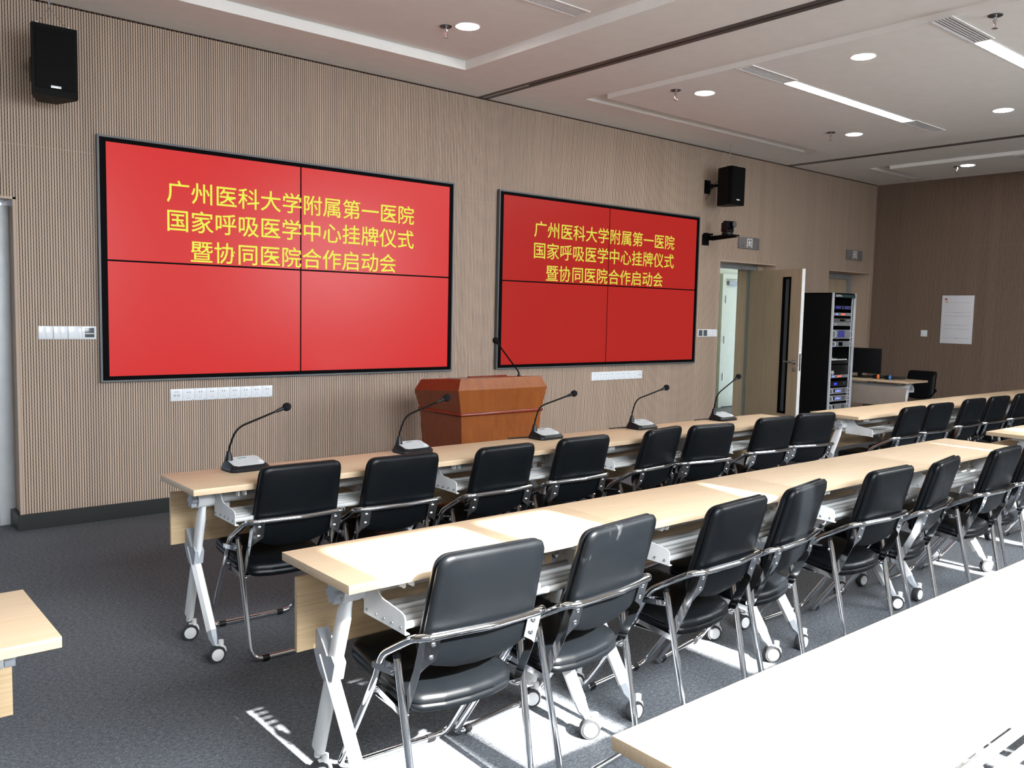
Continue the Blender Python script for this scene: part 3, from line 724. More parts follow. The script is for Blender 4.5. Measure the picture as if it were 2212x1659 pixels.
# switches left of the left screen
for x, kind, lab in ((1.306, 'two', 'leftmost white two-gang light switch left of the left screen'), (1.394, 'two', 'second white two-gang light switch left of the left screen'), (1.482, 'glass', 'pale glossy control panel between the light switches and the thermostat'), (1.568, 'lcd', 'wall thermostat with a dark display beside the left screen frame')):
    t = plate_base('light_switch' if kind == 'two' else 'touch_switch' if kind == 'glass' else 'thermostat', lab, 'switch' if kind != 'lcd' else 'thermostat', x, 1.278, 0.086)
    if kind == 'two':
        for s in (-1, 1): MB().box(s * 0.0205 - 0.0195, s * 0.0205 + 0.0195, -0.0125, -0.0089, -0.039, 0.039, 0.002).build('rocker', 'plate_white', t)
    elif kind == 'glass': MB().box(-0.040, 0.022, -0.0105, -0.0089, -0.039, 0.039, 0.001).box(0.0235, 0.040, -0.0105, -0.0089, -0.039, 0.030, 0.001).build('touch_panel', 'plate_white', t)
    else:
        MB().box(-0.028, 0.030, -0.0105, -0.0089, -0.030, 0.032, 0.001).build('display', 'plate_dark', t)
        MB().box(-0.026, 0.028, -0.0112, -0.0104, -0.008, -0.003).build('printed_mark', 'plate_white', t)
for x, kind, lab in ((8.040, 'd', 'white plate with a dark square display, closest to the right screen frame'), (8.127, 'd', 'white plate with a dark square display, second from the right screen frame'), (8.214, 'w', 'plain white light switch, third from the right screen frame'), (8.301, 'w', 'plain white light switch closest to the open doorway')):
    t = plate_base('control_display' if kind == 'd' else 'light_switch', lab, 'thermostat' if kind == 'd' else 'switch', x, 1.282, 0.0862)
    if kind == 'd': MB().box(-0.033, 0.033, -0.0112, -0.0089, -0.034, 0.034, 0.002).build('display', 'plate_dark', t)
    else:
        for s in (-1, 1): MB().box(s * 0.0205 - 0.0195, s * 0.0205 + 0.0195, -0.0122, -0.0089, -0.039, 0.039, 0.002).build('rocker', 'plate_white', t)
t = thing('wall_plate', 'small white square plate alone on the brown right wall', 'switch', (XR, -0.775, 1.305))
MB().box(-0.010, 0, -0.043, 0.043, -0.043, 0.043, 0.003).build('cover_plate', 'plate_white', t)
MB().box(-0.0125, -0.0099, -0.034, 0.034, -0.034, 0.034, 0.002).build('rocker', 'plate_white', t)

# notice board on the right wall
t = thing('notice_board', 'white notice board with ruled pockets on the brown right wall', 'board', (XR, -1.198, 1.50))
MB().box(-0.014, 0.0, -0.204, 0.204, -0.317, 0.317, 0.003).build('board_panel', 'board_white', t)
for k, z in enumerate((0.222, 0.095, 0.045, -0.075, -0.125, -0.245)):
    mb = MB().box(-0.0155, -0.0139, -0.165, 0.165, z - 0.0014, z + 0.0014)
    if k % 2 and k: mb.box(-0.0158, -0.0139, -0.03, 0.03, z - 0.004, z - 0.001)
    mb.build('ruled_line', 'line_grey', t)
MB().cyl((-0.0155, 0.155, 0.268), (-0.0139, 0.155, 0.268), 0.013, n=16).box(-0.0155, -0.0139, 0.13, 0.15, 0.257, 0.268).build('logo', 'logo_red', t)
MB().box(-0.0155, -0.0139, 0.125, 0.165, 0.226, 0.238).build('heading', 'logo_orange', t)

# ------------------------------------------------------------------ exit signs
def exit_sign(x0, label):
    w, h = 0.405, 0.134
    t = thing('exit_sign', label, 'sign', (x0 + w / 2, 0, 2.352))
    MB().box(-w / 2, w / 2, -0.026, 0.0, -h / 2, h / 2, 0.006).build('housing', 'sign_grey', t)
    y0, y1 = -0.0275, -0.0259
    mb = MB(); cx = 0.0
    ow, oh = 0.052, 0.052
    mb.box(cx - ow, cx + ow, y0, y1, oh - 0.010, oh).box(cx - ow, cx - ow + 0.012, y0, y1, -oh, oh - 0.010).box(cx + ow - 0.012, cx + ow, y0, y1, -oh, oh - 0.010)
    mb.cyl((cx - 0.004, y0, 0.026), (cx - 0.004, y1, 0.026), 0.0095, n=14)
    for poly in ([(-0.016, 0.014), (0.004, 0.018), (0.012, -0.008), (-0.006, -0.010)], [(-0.006, -0.008), (0.012, -0.008), (0.024, -0.026), (0.020, -0.044), (0.010, -0.044), (0.012, -0.028)], [(-0.006, -0.006), (0.006, -0.010), (-0.012, -0.030), (-0.030, -0.032), (-0.030, -0.024), (-0.016, -0.022)], [(-0.016, 0.014), (-0.010, 0.004), (-0.030, -0.004), (-0.034, 0.004)], [(0.004, 0.018), (0.008, 0.004), (0.024, 0.008), (0.030, 0.018), (0.024, 0.020)]):
        mb.prism([(cx + a, b) for a, b in poly], y0, y1, 'y')
    mb.build('exit_pictogram', 'sign_white', t)
    MB().box(-0.165, -0.145, y0, y1, -0.045, -0.041).cyl((-0.125, y0, -0.042), (-0.125, y1, -0.042), 0.006, n=10).box(-0.115, -0.105, y0, y1, -0.045, -0.039).build('printed_mark', 'hole_dark', t)
exit_sign(8.683, 'grey exit sign with a running figure above the open door')
exit_sign(11.130, 'grey exit sign with a running figure above the closed corner door')

# ------------------------------------------------------------------ loudspeakers
def speaker(x, label):
    t = thing('wall_speaker', label, 'speaker', (x, 0, 2.9))
    def plan(f, z): return [(-0.122, -0.42, z), (0.122, -0.42, z), (0.122, -0.375, z), (0.055, -0.19, z), (-0.055, -0.19, z), (-0.122, -0.375, z)]
    mb = MB(); mb.prism([(a, b) for a, b, _ in plan(1, 0)], -0.205, 0.205, 'z'); body = mb.build('cabinet', 'black_metal', t)
    MB().box(-0.108, 0.108, -0.4245, -0.4199, -0.165, 0.185, 0.002).build('grille', 'black_matte', t)
    gl = MB()
    for k in range(34): z = -0.155 + k * 0.01; gl.box(-0.103, 0.103, -0.4262, -0.4244, z, z + 0.004)
    gl.build('grille_bars', 'black_metal', t)
    MB().box(-0.028, 0.028, -0.4285, -0.4243, -0.158, -0.144, 0.001).build('badge', 'aluminium', t)
    br = MB().box(-0.05, 0.05, -0.012, 0.0, -0.05, 0.10, 0.002).cyl((0, -0.012, 0.03), (0, -0.195, 0.03), 0.016, n=14).box(-0.035, 0.035, -0.196, -0.186, -0.02, 0.08)
    br.lathe([(0.03, 0), (0.03, 0.05)], (0, -0.05, 0.005), (0, 0, 1), 16)
    br.build('wall_bracket', 'black_metal', t)
    top = 0.46
    ch = MB(); ch.tube(fillet([(0, -0.30, top - 0.002), (0, -0.30, 0.37)], 0.0), 0.0025, 6)
    link = lambda c, r1, r2, ax: [(c[0] + (r1 * math.cos(a) if ax == 'x' else 0), c[1] + (r1 * math.cos(a) if ax == 'y' else 0), c[2] + r2 * math.sin(a)) for a in [2 * PI * i / 12 for i in range(12)]]
    ch.tube(link((0, -0.30, 0.385), 0.007, 0.020, 'x'), 0.0022, 6, True).tube(link((0, -0.30, 0.353), 0.007, 0.020, 'y'), 0.0022, 6, True)
    ch.tube([(0, -0.30, 0.335), (0.085, -0.36, 0.212)], 0.0016, 6).tube([(0, -0.30, 0.335), (-0.085, -0.36, 0.212)], 0.0016, 6).tube([(0, -0.30, 0.335), (0.0, -0.24, 0.212)], 0.0016, 6)
    for p in ((0.085, -0.36, 0.215), (-0.085, -0.36, 0.215), (0, -0.24, 0.215)): ch.tube(link(p, 0.009, 0.012, 'x'), 0.0022, 6, True)
    ch.lathe([(0.010, 0), (0.010, 0.012)], (0, -0.30, top - 0.0125), (0, 0, 1), 12)
    ch.build('safety_chain', 'steel', t)
    MB().tube(fillet([(-0.03, -0.20, 0.10), (-0.05, -0.12, 0.02), (-0.045, -0.06, -0.08), (-0.03, -0.012, -0.12)], 0.06), 0.003, 6).build('cable', 'black_plastic', t)
speaker(1.305, 'black loudspeaker hanging high at the left above the switches')
speaker(8.065, 'black loudspeaker hanging above the conference camera right of the screens')

# ------------------------------------------------------------------ conference camera on a shelf bracket
t = thing('camera_shelf', 'black wall shelf bracket right of the right screen', 'bracket', (8.07, 0, 2.36))
mb = MB().box(-0.06, 0.06, -0.008, 0.0, -0.085, 0.035, 0.002).box(-0.012, 0.012, -0.10, -0.008, -0.02, 0.015)
for dx in (-0.05, 0.045): mb.box(dx, dx + 0.006, -0.07, -0.008, -0.02, 0.05)
mb.cyl((-0.055, -0.055, 0.035), (0.055, -0.055, 0.035), 0.012, n=12)
mb.build('wall_mount', 'black_metal', t)
MB().prism([(-0.028, -0.06), (0.028, -0.06), (0.045, -0.20), (0.075, -0.25), (0.08, -0.37), (0.05, -0.425), (-0.05, -0.425), (-0.08, -0.37), (-0.075, -0.25), (-0.045, -0.20)], 0.0, 0.012, 'z').prism([(-0.06, 0.0), (-0.40, 0.0), (-0.42, -0.015), (-0.10, -0.035), (-0.06, -0.03)], -0.02, 0.02, 'x').build('shelf_plate', 'black_metal', t)
MB().tube(fillet([(0.02, -0.05, 0.022), (0.055, -0.12, 0.024), (0.045, -0.2, 0.0165), (0.05, -0.25, 0.0165)], 0.03), 0.003, 6).build('cable', 'grey_plastic', t)
t = thing('conference_camera', 'black swivel conference camera on the wall shelf', 'camera', (8.07, -0.30, 2.3721))
MB().lathe([(0.062, 0), (0.065, 0.006), (0.060, 0.03), (0.045, 0.036)], (0, 0, 0), (0, 0, 1), 28).build('base', 'black_plastic', t)
yk = MB().box(-0.058, 0.058, -0.045, 0.045, 0.034, 0.06, 0.008)
for s in (-1, 1): yk.box(s * 0.055 - 0.007, s * 0.055 + 0.007, -0.04, 0.04, 0.045, 0.135, 0.005)
yk.build('yoke', 'black_plastic', t)
hd = MB().cyl((-0.046, 0.0, 0.115), (0.046, 0.0, 0.115), 0.042, n=24).box(-0.045, 0.045, -0.05, 0.04, 0.075, 0.155, 0.015).build('camera_head', 'black_plastic', t)
MB().lathe([(0.034, 0), (0.034, 0.045), (0.029, 0.048), (0.027, 0.040), (0.010, 0.036)], (0, -0.045, 0.115), (0, -1, 0), 26).build('lens', 'bezel_black', hd)
MB().lathe([(0.0345, 0), (0.0345, 0.006), (0.030, 0.007)], (0, -0.088, 0.115), (0, -1, 0), 26).build('lens_ring', 'bezel_grey', hd)

# ------------------------------------------------------------------ ceiling fittings
GL = 'round white recessed downlights'
def downlight(x, y, z, label):
    t = thing('ceiling_downlight', label, 'light', (x, y, z), 0, GL)
    MB().lathe([(0.070, 0), (0.085, -0.004), (0.088, 0.0)], (0, 0, 0), (0, 0, 1), 32).build('trim_ring', 'white_metal', t)
    MB().lathe([(0.001, -0.003), (0.072, -0.003), (0.072, 0.0)], (0, 0, -0.0012), (0, 0, 1), 32).build('diffuser', 'lamp_white', t)
for x, y, z, l in ((3.701, -1.287, Z1, 'round lit downlight in the left ceiling bay'), (5.944, -1.58, Z2, 'round lit downlight above the right screen, beside a sprinkler'), (5.906, -2.987, Z2, 'round lit downlight between the two bright strip lights'),
                   (8.234, -3.027, Z2, 'round lit downlight near the right edge of the middle ceiling bay'), (8.297, -1.613, Z2, 'round lit downlight beyond the strip light, above the open door'), (10.829, -1.657, Z2, 'round lit downlight in the far right ceiling bay')): downlight(x, y, z, l)
def strip_light(x0, x1, y, label):
    t = thing('strip_light', label, 'light', ((x0 + x1) / 2, y, Z2)); h = (x1 - x0) / 2
    MB().box(-h, h, -0.056, -0.050, -0.004, 0.0).box(-h, h, 0.050, 0.056, -0.004, 0.0).build('trim_frame', 'white_metal', t)
    MB().box(-h + 0.004, h - 0.004, -0.050, 0.050, -0.003, -0.0005).build('diffuser', 'lamp_white', t)
strip_light(6.14, 8.075, -2.255, 'long lit strip light in the middle ceiling bay, farther one')
strip_light(6.14, 8.075, -3.69, 'long lit strip light at the top right corner')
def vent(x0, x1, y, z, label):
    t = thing('air_vent', label, 'vent', ((x0 + x1) / 2, y, z), 0, 'ceiling air vents'); h = (x1 - x0) / 2; w = 0.072
    MB().box(-h, h, -w, -w + 0.014, -0.006, 0).box(-h, h, w - 0.014, w, -0.006, 0).box(-h, -h + 0.014, -w + 0.014, w - 0.014, -0.006, 0).box(h - 0.014, h, -w + 0.014, w - 0.014, -0.006, 0).build('frame', 'white_metal', t)
    MB().box(-h + 0.014, h - 0.014, -w + 0.014, w - 0.014, -0.0012, -0.0002).build('dark_opening', 'hole_dark', t)
    mb = MB(); n = 6
    for k in range(n):
        yy = -w + 0.020 + k * (2 * w - 0.040) / (n - 1); mb.box(-h + 0.014, h - 0.014, yy - 0.0052, yy + 0.0052, -0.0040, -0.0013)
    mb.build('louvre_blades', 'white_metal', t)
vent(3.50, 4.10, -2.01, Z1, 'louvred air vent at the top edge in the left ceiling bay')
vent(5.53, 6.125, -2.262, Z2, 'louvred air vent at the near end of the farther strip light')
vent(8.09, 8.70, -2.262, Z2, 'louvred air vent at the far end of the farther strip light')
vent(5.49, 6.125, -3.70, Z2, 'louvred air vent at the near end of the top right strip light')
vent(10.53, 11.15, -2.33, Z2, 'louvred air vent at the right edge in the far ceiling bay')
def sprinkler(x, y, z, label):
    t = thing('fire_sprinkler', label, 'sprinkler', (x, y, z), 0, 'ceiling fire sprinklers')
    MB().lathe([(0.012, -0.004), (0.040, -0.005), (0.043, 0.0)], (0, 0, 0), (0, 0, 1), 24).build('escutcheon', 'dark_plastic', t)
    mb = MB().lathe([(0.010, 0), (0.010, -0.022), (0.013, -0.024), (0.013, -0.030), (0.006, -0.032)], (0, 0, -0.004), (0, 0, 1), 14)
    for s in (-1, 1): mb.tube(fillet([(s * 0.010, 0, -0.034), (s * 0.016, 0, -0.050), (s * 0.004, 0, -0.070)], 0.01), 0.0026, 8)
    mb.lathe([(0.004, 0), (0.004, -0.006), (0.018, -0.008), (0.018, -0.010), (0.004, -0.011)], (0, 0, -0.068), (0, 0, 1), 18)
    mb.build('sprinkler_frame', 'chrome', t)
    MB().cyl((0, 0, -0.036), (0, 0, -0.070), 0.0018, n=8).build('glass_bulb', 'logo_red', t)
for x, y, z, l in ((3.592, -1.182, Z1, 'fire sprinkler in the left ceiling bay, beside its downlight'), (5.707, -1.471, Z2, 'fire sprinkler above the right screen'), (8.061, -1.498, Z2, 'fire sprinkler beyond the farther strip light'), (5.677, -3.946, Z2, 'fire sprinkler at the top right corner beside the vent'), (10.847, -1.532, Z2, 'fire sprinkler in the far right ceiling bay')): sprinkler(x, y, z, l)

# ------------------------------------------------------------------ lectern and its microphone
t = thing('lectern', 'orange-brown wooden lectern standing between the two screens', 'lectern', (4.105, -1.0, 0))
def ringz(hx, yf, yb, zf, zb=None): zb = zf if zb is None else zb; return [(-hx, yf, zf), (hx, yf, zf), (hx, yb, zb), (-hx, yb, zb)]
def loft(rings, skip_front=None, caps=True):
    mb = MB()
    vs = [v for r in rings for v in r]; 
    return vs
secs = [ringz(0.335, -0.235, 0.235, 0.05), ringz(0.385, -0.262, 0.270, 0.728), ringz(0.425, -0.280, 0.285, 0.906, 0.868), ringz(0.385, -0.250, 0.255, 0.988, 0.950)]
def body(idx, name, mats_side, mats_front, cap_top=False):
    a, b = secs[idx], secs[idx + 1]; mb = MB(); vs = a + b
    mb.add(vs, [(1, 2, 6, 5), (2, 3, 7, 6), (3, 0, 4, 7)], 0); mb.add(vs, [(0, 1, 5, 4)], 1)
    mb.add(vs, [(3, 2, 1, 0)], 0)
    if cap_top: mb.add(vs, [(4, 5, 6, 7)], 0)
    return mb.build(name, [mats_side, mats_front], t)
body(0, 'lower_body', 'lectern_red', 'lectern_burl'); body(1, 'upper_body', 'lectern_red', 'lectern_burl'); body(2, 'rim', 'lectern_red', 'lectern_burl', True)
P = [(-0.389, -0.266, 0.728), (0.389, -0.266, 0.728), (0.389, 0.274, 0.728), (-0.389, 0.274, 0.728)]
MB().tube(fillet(P, 0.012, 3, True), 0.013, 10, True).build('bead_moulding', 'lectern_bead', t)
MB().box(-0.36, 0.36, -0.25, 0.25, 0.0, 0.05, 0.004).build('plinth', 'lectern_bead', t)
MB().box(-0.02, 0.36, 0.13, 0.150, 0.950, 0.969).build('book_stop', 'lectern_bead', t)
def gooseneck(path, rfoam, parent, rn=0.0046):
    pts = fillet(path, [0] + [0.12] * (len(path) - 2) + [0], 8)
    d = (Vector(pts[-1]) - Vector(pts[-2])).normalized()
    MB().tube(pts, rn, 10).build('gooseneck', 'black_metal', parent)
    e = Vector(pts[-1])
    MB().lathe([(0.0045, -0.05), (0.008, -0.03), (0.0095, 0.0), (0.009, 0.004)], e, d, 14).build('capsule', 'black_plastic', parent)
    R = rfoam
    MB().lathe([(0.008, -0.010)] + [(R * math.sin(a), R * 1.06 - R * 1.1 * math.cos(a) - 0.008) for a in [PI * (0.12 + 0.86 * i / 12) for i in range(13)]], e, d, 22).build('foam_windscreen', 'foam_black', parent)
t = thing('gooseneck_microphone', 'long gooseneck microphone rising from the wooden lectern', 'microphone', (4.43, -1.06, 0.968))
MB().lathe([(0.028, 0), (0.028, 0.008), (0.014, 0.012), (0.012, 0.03)], (0, 0, -0.012), (0, 0, 1), 18).build('mount', 'black_plastic', t)
gooseneck([(0, 0, 0.012), (-0.012, -0.01, 0.04), (-0.33, -0.12, 0.283)], 0.024, t, 0.0055)

# ------------------------------------------------------------------ desk microphones
def desk_mic(label, x, y, rz, head):
    t = thing('desk_microphone', label, 'microphone', (x, y, TH), rz, 'gooseneck microphones on the front row tables')
    o0 = rounded_poly([(-0.092, -0.052), (-0.070, -0.066), (0.080, -0.066), (0.098, -0.046), (0.098, 0.046), (0.080, 0.064), (-0.070, 0.064), (-0.092, 0.050)], 0.012, 3)
    n = len(o0); lev = [(0.97, 0.0, 0), (1.0, 0.008, 0), (0.99, 0.014, 0), (0.84, 0.036, 0)]
    vs = []; fs = []
    for k, z, _ in lev: vs += [(a * (k if k < 0.9 else k), b * (k if k > 0.9 else 0.80), (0.025 + 0.026 * (b / 0.066 * 0.5 + 0.5) if z > 0.03 else z)) for a, b in o0]
    for l in range(len(lev) - 1):
        for i in range(n): fs.append((l * n + i, l * n + (i + 1) % n, (l + 1) * n + (i + 1) % n, (l + 1) * n + i))
    fs += [list(range(n))[::-1]]; L0 = (len(lev) - 1) * n; fs.append(list(range(L0, L0 + n)))
    b = MB().add(vs, fs, 0, True).build('base', 'black_plastic', t, angle=25)
    zt = lambda b: 0.025 + 0.026 * (b / 0.066 * 0.5 + 0.5) + 0.0006
    top = [(a * 0.80, c * 0.74) for a, c in o0]
    MB().add([(a, c, zt(c / 0.80)) for a, c in top] + [(a, c, zt(c / 0.80) + 0.0016) for a, c in top], [list(range(n))[::-1], list(range(n, 2 * n))] + [(i, (i + 1) % n, n + (i + 1) % n, n + i) for i in range(n)]).build('top_plate', 'mic_grey', t)
    MB().lathe([(0.012, 0), (0.012, 0.003), (0.009, 0.004)], (0.062, -0.022, zt(-0.022 / 0.8) + 0.0008), (0, -0.24, 1), 18).build('talk_button', 'aluminium', t)
    MB().box(-0.02, 0.02, 0.028, 0.036, zt(0.040) + 0.0004, zt(0.040) + 0.0026).build('printed_mark', 'teal_print', t)
    MB().lathe([(0.019, 0), (0.016, 0.012), (0.011, 0.034), (0.0075, 0.042)], (-0.062, 0.03, zt(0.03) - 0.002), (0, 0, 1), 18).build('neck_socket', 'black_plastic', t)
    s = Vector((-0.062, 0.03, zt(0.03) + 0.035))
    gooseneck([s, s + Vector((0.002, 0, 0.02)), s + Vector((0.035, -0.0, 0.105)), s + Vector(head)], 0.0195, t)
    return t
ML = ['leftmost gooseneck desk microphone, on the left end of the front row', 'gooseneck desk microphone second from the left, before the lectern', 'gooseneck desk microphone third from the left, at the right side of the lectern',
      'gooseneck desk microphone fourth from the left, under the right screen', 'rightmost gooseneck desk microphone, before the open doorway']
for (x, y, rz, hd_), l in zip([(1.565, -2.545, 0.06, (0.255, -0.03, 0.185)), (2.455, -2.545, 0.03, (0.265, -0.03, 0.185)), (3.375, -2.545, 0.03, (0.275, -0.03, 0.168)), (4.205, -2.545, 0.02, (0.285, -0.03, 0.170)), (5.055, -2.545, 0.0, (0.215, -0.03, 0.215))], ML): desk_mic(l, x, y, rz, hd_)
for x, lab in ((3.27, 'black microphone cable lying behind the third desk microphone'), (4.10, 'black microphone cable lying behind the fourth desk microphone'), (4.95, 'black microphone cable lying behind the rightmost desk microphone')):
    tag(MB().tube(fillet([(x + 0.03, -2.490, TH + 0.006), (x - 0.04, -2.475, TH + 0.006), (x - 0.09, -2.468, TH + 0.005), (x - 0.11, -2.466, TH + 0.005)], 0.03), 0.004, 8).build('microphone_cable', 'black_plastic'), lab, 'cable')

# ------------------------------------------------------------------ equipment rack
RX0, RX1, RY0, RY1, RZ = 9.57, 10.07, -0.75, -0.20, 1.785
t = thing('equipment_rack', 'tall black equipment rack with silver posts beside the open door', 'rack', ((RX0 + RX1) / 2, (RY0 + RY1) / 2, 0))
cx, cy = (RX0 + RX1) / 2, (RY0 + RY1) / 2; hx, hy = (RX1 - RX0) / 2, (RY1 - RY0) / 2
for s in (-1, 1):
    plabel(MB().box(s * hx - 0.011, s * hx + 0.011, -hy - 0.012, -hy + 0.012, 0.06, RZ, 0.003).build('corner_post', 'aluminium', t), 'silver front post')
    MB().box(s * hx - 0.011, s * hx + 0.011, hy - 0.022, hy, 0.06, RZ).build('corner_post', 'black_metal', t)
    MB().box(s * hx - 0.004, s * hx + 0.004, -hy + 0.0121, hy - 0.0221, 0.08, RZ - 0.02).build('side_panel', 'black_matte', t)
    MB().box(s * (hx - 0.022) - 0.011, s * (hx - 0.022) + 0.011, -hy + 0.02, -hy + 0.024, 0.10, RZ - 0.02).build('mounting_rail', 'aluminium', t)
MB().box(-hx + 0.011, hx - 0.011, -hy, hy, RZ - 0.015, RZ).box(-hx + 0.011, hx - 0.011, -hy - 0.01, -hy + 0.004, RZ - 0.055, RZ - 0.015).build('top_panel', 'black_metal', t)
bp = MB().box(-hx + 0.03, hx - 0.02, -hy - 0.012, -hy - 0.0101, RZ - 0.052, RZ - 0.018).build('name_panel', 'rack_teal', t)
lettering('lettering', 'DSPPA', 'sign_white', bp, -hx + 0.04, -hx + 0.175, RZ - 0.047, RZ - 0.022, -hy - 0.0128)
MB().box(-hx, hx, -hy, hy, 0.06, 0.08).build('bottom_panel', 'black_metal', t)
MB().box(-hx + 0.012, hx - 0.012, hy - 0.02, hy - 0.016, 0.08, RZ - 0.02).build('back_panel', 'black_matte', t)
for sx in (-1, 1):
    for sy in (-1, 1): MB().lathe([(0.025, -0.012), (0.03, -0.006), (0.03, 0.006), (0.025, 0.012)], (sx * (hx - 0.05), sy * (hy - 0.06), 0.03), (1, 0, 0), 18).box(sx * (hx - 0.05) - 0.015, sx * (hx - 0.05) + 0.015, sy * (hy - 0.06) - 0.012, sy * (hy - 0.06) + 0.012, 0.045, 0.061).build('caster', 'black_plastic', t)
def zr(px): return RZ - (px - 75) / 5.93 * 0.00553          # heights read off the rack
def device(name, label, cat, ztop, zbot, mat, depth=0.36, ears=True, x0=-0.215, x1=0.215):
    z0, z1 = zr(zbot), zr(ztop)
    d = thing(name, label, cat, (cx, RY0 + 0.024, (z0 + z1) / 2)); h = (z1 - z0) / 2
    MB().box(x0 + 0.01, x1 - 0.01, 0.004, depth, -h + 0.002, h - 0.002).build('chassis', 'black_metal', d)
    fp_ = MB().box(x0, x1, -0.006, 0.003, -h, h, 0.001).build('front_panel', mat, d)
    return d, h
def handles(d, h, x=0.19):
    for s in (-1, 1):
        MB().tube(fillet([(s * x, -0.004, h * 0.86), (s * x, -0.045, h * 0.55), (s * x, -0.045, -h * 0.55), (s * x, -0.004, -h * 0.86)], 0.008), 0.0055, 8).build('handle', 'aluminium', d)
def led(d, name, mat, x, z, w=0.012, hh=0.008): MB().box(x - w, x + w, -0.0085, -0.0059, z - hh, z + hh).build(name, mat, d)
d, h = device('wireless_receiver', 'black twin receiver with purple displays at the top of the rack', 'receiver', 235, 283, 'black_plastic', 0.22)
led(d, 'display', 'lcd_blue', -0.095, 0, 0.055, h * 0.75); led(d, 'display', 'lcd_blue', 0.10, 0, 0.055, h * 0.75); led(d, 'divider', 'device_grey', 0.005, 0, 0.006, h * 0.95); led(d, 'divider', 'device_grey', 0.195, 0, 0.006, h * 0.95)
d, h = device('power_sequencer', 'silver rack unit with blue and red lights, upper one', 'rack unit', 327, 366, 'device_grey')
led(d, 'blue_light', 'led_blue', -0.12, 0, 0.011, 0.008); led(d, 'red_display', 'led_red', 0.02, 0, 0.042, 0.009)
d, h = device('signal_processor', 'dark grey rack unit with an oval black window', 'rack unit', 400, 448, 'device_dark')
led(d, 'window', 'bezel_black', 0.01, 0, 0.05, 0.011); led(d, 'indicator', 'led_white', 0.14, 0, 0.006, 0.004)
d, h = device('media_player', 'plain silver rack unit with one white light', 'rack unit', 450, 496, 'device_grey')
led(d, 'indicator', 'led_white', -0.13, -0.002, 0.005, 0.005); led(d, 'printed_mark', 'device_dark', 0.15, 0.004, 0.025, 0.004)
d, h = device('control_host', 'tall silver rack unit with a blue display and side handles', 'rack unit', 546, 664, 'device_grey')
handles(d, h); led(d, 'display', 'lcd_blue', 0.0, 0.004, 0.075, h * 0.75); led(d, 'knob', 'black_plastic', -0.155, -h * 0.75, 0.028, 0.008)
d, h = device('conference_host', 'silver rack unit with a dark square window and side handles', 'rack unit', 694, 766, 'device_grey')
handles(d, h); led(d, 'window', 'bezel_black', -0.005, 0.0, 0.045, h * 0.72); led(d, 'blue_light', 'led_blue', -0.15, -h + 0.004, 0.008, 0.005)
d, h = device('mixing_console', 'black mixing console with rows of white knobs', 'mixer', 944, 990, 'black_plastic', 0.30)
mb = MB(); mb.prism([(0.0, h), (0.30, h + 0.07), (0.30, h - 0.005), (0.0, h - 0.005)], -0.2, 0.2, 'x'); mb.build('control_surface', 'black_plastic', d)
def knob(*b): MB().box(*b).build('knob', 'sign_white', d)
for k in range(14): knob(-0.19 + k * 0.0285, -0.178 + k * 0.0285, 0.01, 0.022, h + 0.001, h + 0.016)
for r_ in range(1, 6):
    for k in range(8 - r_): knob(-0.17 + k * 0.03 + r_ * 0.008, -0.163 + k * 0.03 + r_ * 0.008, 0.01 + r_ * 0.04, 0.017 + r_ * 0.04, h + 0.0093 * r_, h + 0.0093 * r_ + 0.012)
d, h = device('audio_amplifier', 'black amplifier with a round volume knob below the mixing console', 'amplifier', 1004, 1122, 'black_plastic')
MB().lathe([(0.026, 0), (0.026, 0.012), (0.020, 0.014)], (-0.165, -0.006, -h * 0.62), (0, -1, 0), 22).build('volume_knob', 'aluminium', d)
for z in (0.45, 0.1): MB().lathe([(0.007, 0), (0.007, 0.008)], (-0.17, -0.006, h * z), (0, -1, 0), 12).build('knob', 'black_metal', d)
d, h = device('power_sequencer', 'silver rack unit with blue and red lights, lower one', 'rack unit', 1130, 1170, 'device_grey')
led(d, 'blue_light', 'led_blue', -0.13, 0, 0.014, 0.008); led(d, 'red_display', 'led_red', 0.01, 0, 0.044, 0.009)
d, h = device('feedback_suppressor', 'black rack unit with a small bright blue display', 'rack unit', 1214, 1282, 'black_plastic')
led(d, 'display', 'lcd_bright_blue', -0.075, 0.0, 0.032, 0.013); led(d, 'knob', 'device_dark', 0.12, 0.004, 0.012, 0.010)
for (a, b_), l in zip(((1300, 1380), (1397, 1477), (1510, 1590)), ('silver power amplifier with blue lights, topmost of the three', 'silver power amplifier with blue lights, middle of the three', 'silver power amplifier just above the table edge, lowest of the three')):
    d, h = device('power_amplifier', l, 'amplifier', a, b_, 'device_grey'); d['group'] = 'power amplifiers in the rack'
    handles(d, h); led(d, 'dark_window', 'bezel_black', -0.095, 0.003, 0.014, h * 0.5); led(d, 'grille', 'device_dark', 0.125, 0, 0.035, h * 0.66)
    if b_ < 1500:
        for k in range(5): led(d, 'blue_light', 'led_blue', -0.055 + k * 0.024, -0.004 if k != 2 else 0.0, 0.006, 0.005 if k != 2 else 0.011)

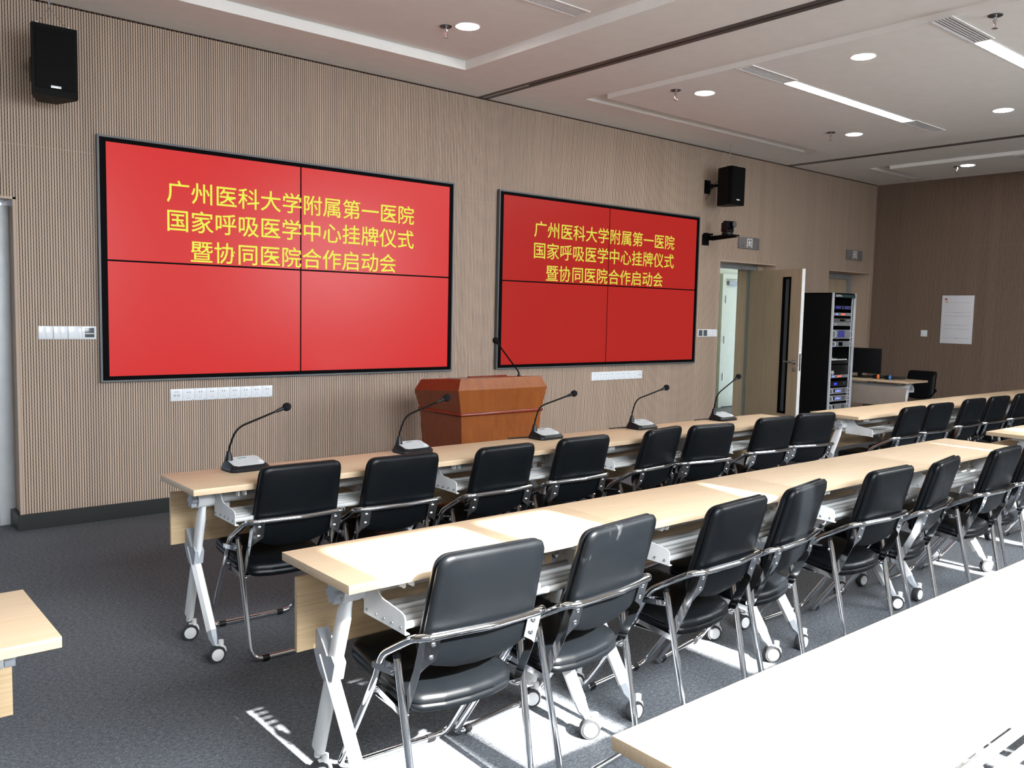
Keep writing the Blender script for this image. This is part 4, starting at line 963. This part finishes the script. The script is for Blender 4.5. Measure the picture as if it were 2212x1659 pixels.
# ------------------------------------------------------------------ operator desk
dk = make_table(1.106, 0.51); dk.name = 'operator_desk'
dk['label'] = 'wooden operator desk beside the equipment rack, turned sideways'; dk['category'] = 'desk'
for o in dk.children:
    if o.name.startswith('modesty_panel'): o.data.materials[0] = MATS['desk_panel_shaded']
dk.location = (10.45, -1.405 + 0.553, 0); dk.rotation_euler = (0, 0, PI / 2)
chair(11.02, -1.06, 0, 'black chair behind the operator desk, before the right wall', 'black padded folding chair behind the operator desk', rz=PI / 2)
t = thing('computer_monitor', 'black computer monitor standing on the operator desk', 'monitor', (10.42, -0.68, TH))
MB().box(-0.09, 0.09, -0.12, 0.12, 0.0, 0.012, 0.004).build('stand_base', 'black_plastic', t)
MB().box(-0.02, 0.005, -0.025, 0.025, 0.011, 0.16, 0.004).build('stand_neck', 'black_plastic', t)
MB().box(-0.018, 0.022, -0.262, 0.262, 0.055, 0.37, 0.006).build('screen_housing', 'black_plastic', t)
MB().box(0.0221, 0.0235, -0.252, 0.252, 0.067, 0.360).build('display', 'bezel_black', t)
tag(MB().box(10.50, 10.62, -0.98, -0.60, TH + 0.0005, TH + 0.018, 0.004).build('keyboard', 'black_plastic'), 'black keyboard on the operator desk before the monitor', 'keyboard')
def hand_mic(x, y, rz, mat, label):
    t = thing('wireless_microphone', label, 'microphone', (x, y, TH + 0.027), rz)
    MB().lathe([(0.011, -0.09), (0.014, -0.085), (0.017, 0.03), (0.020, 0.07)], (0, 0, 0), (1, 0, 0), 18).build('handle', 'black_plastic', t)
    MB().lathe([(0.020, 0.09), (0.0255, 0.10), (0.026, 0.115), (0.022, 0.138), (0.012, 0.149), (0.002, 0.152)], (0, 0, 0), (1, 0, 0), 20).build('grille_head', 'foam_black', t)
    star = [((0.0245 + 0.0022 * math.cos(8 * a)) * math.cos(a), (0.0245 + 0.0022 * math.cos(8 * a)) * math.sin(a)) for a in [2 * PI * i / 48 for i in range(48)]]
    plabel(MB().prism(star, 0.066, 0.093, 'x').build('silicone_ring', mat, t), 'coloured silicone ring')
hand_mic(10.36, -1.04, PI * 0.62, 'mic_orange', 'wireless microphone with an orange ring on the operator desk')
hand_mic(10.34, -1.20, PI * 0.60, 'mic_blue', 'wireless microphone with a blue ring on the operator desk')
hand_mic(10.26, -0.56, PI * 0.60, 'mic_orange', 'wireless microphone with an orange ring half hidden by the rack')
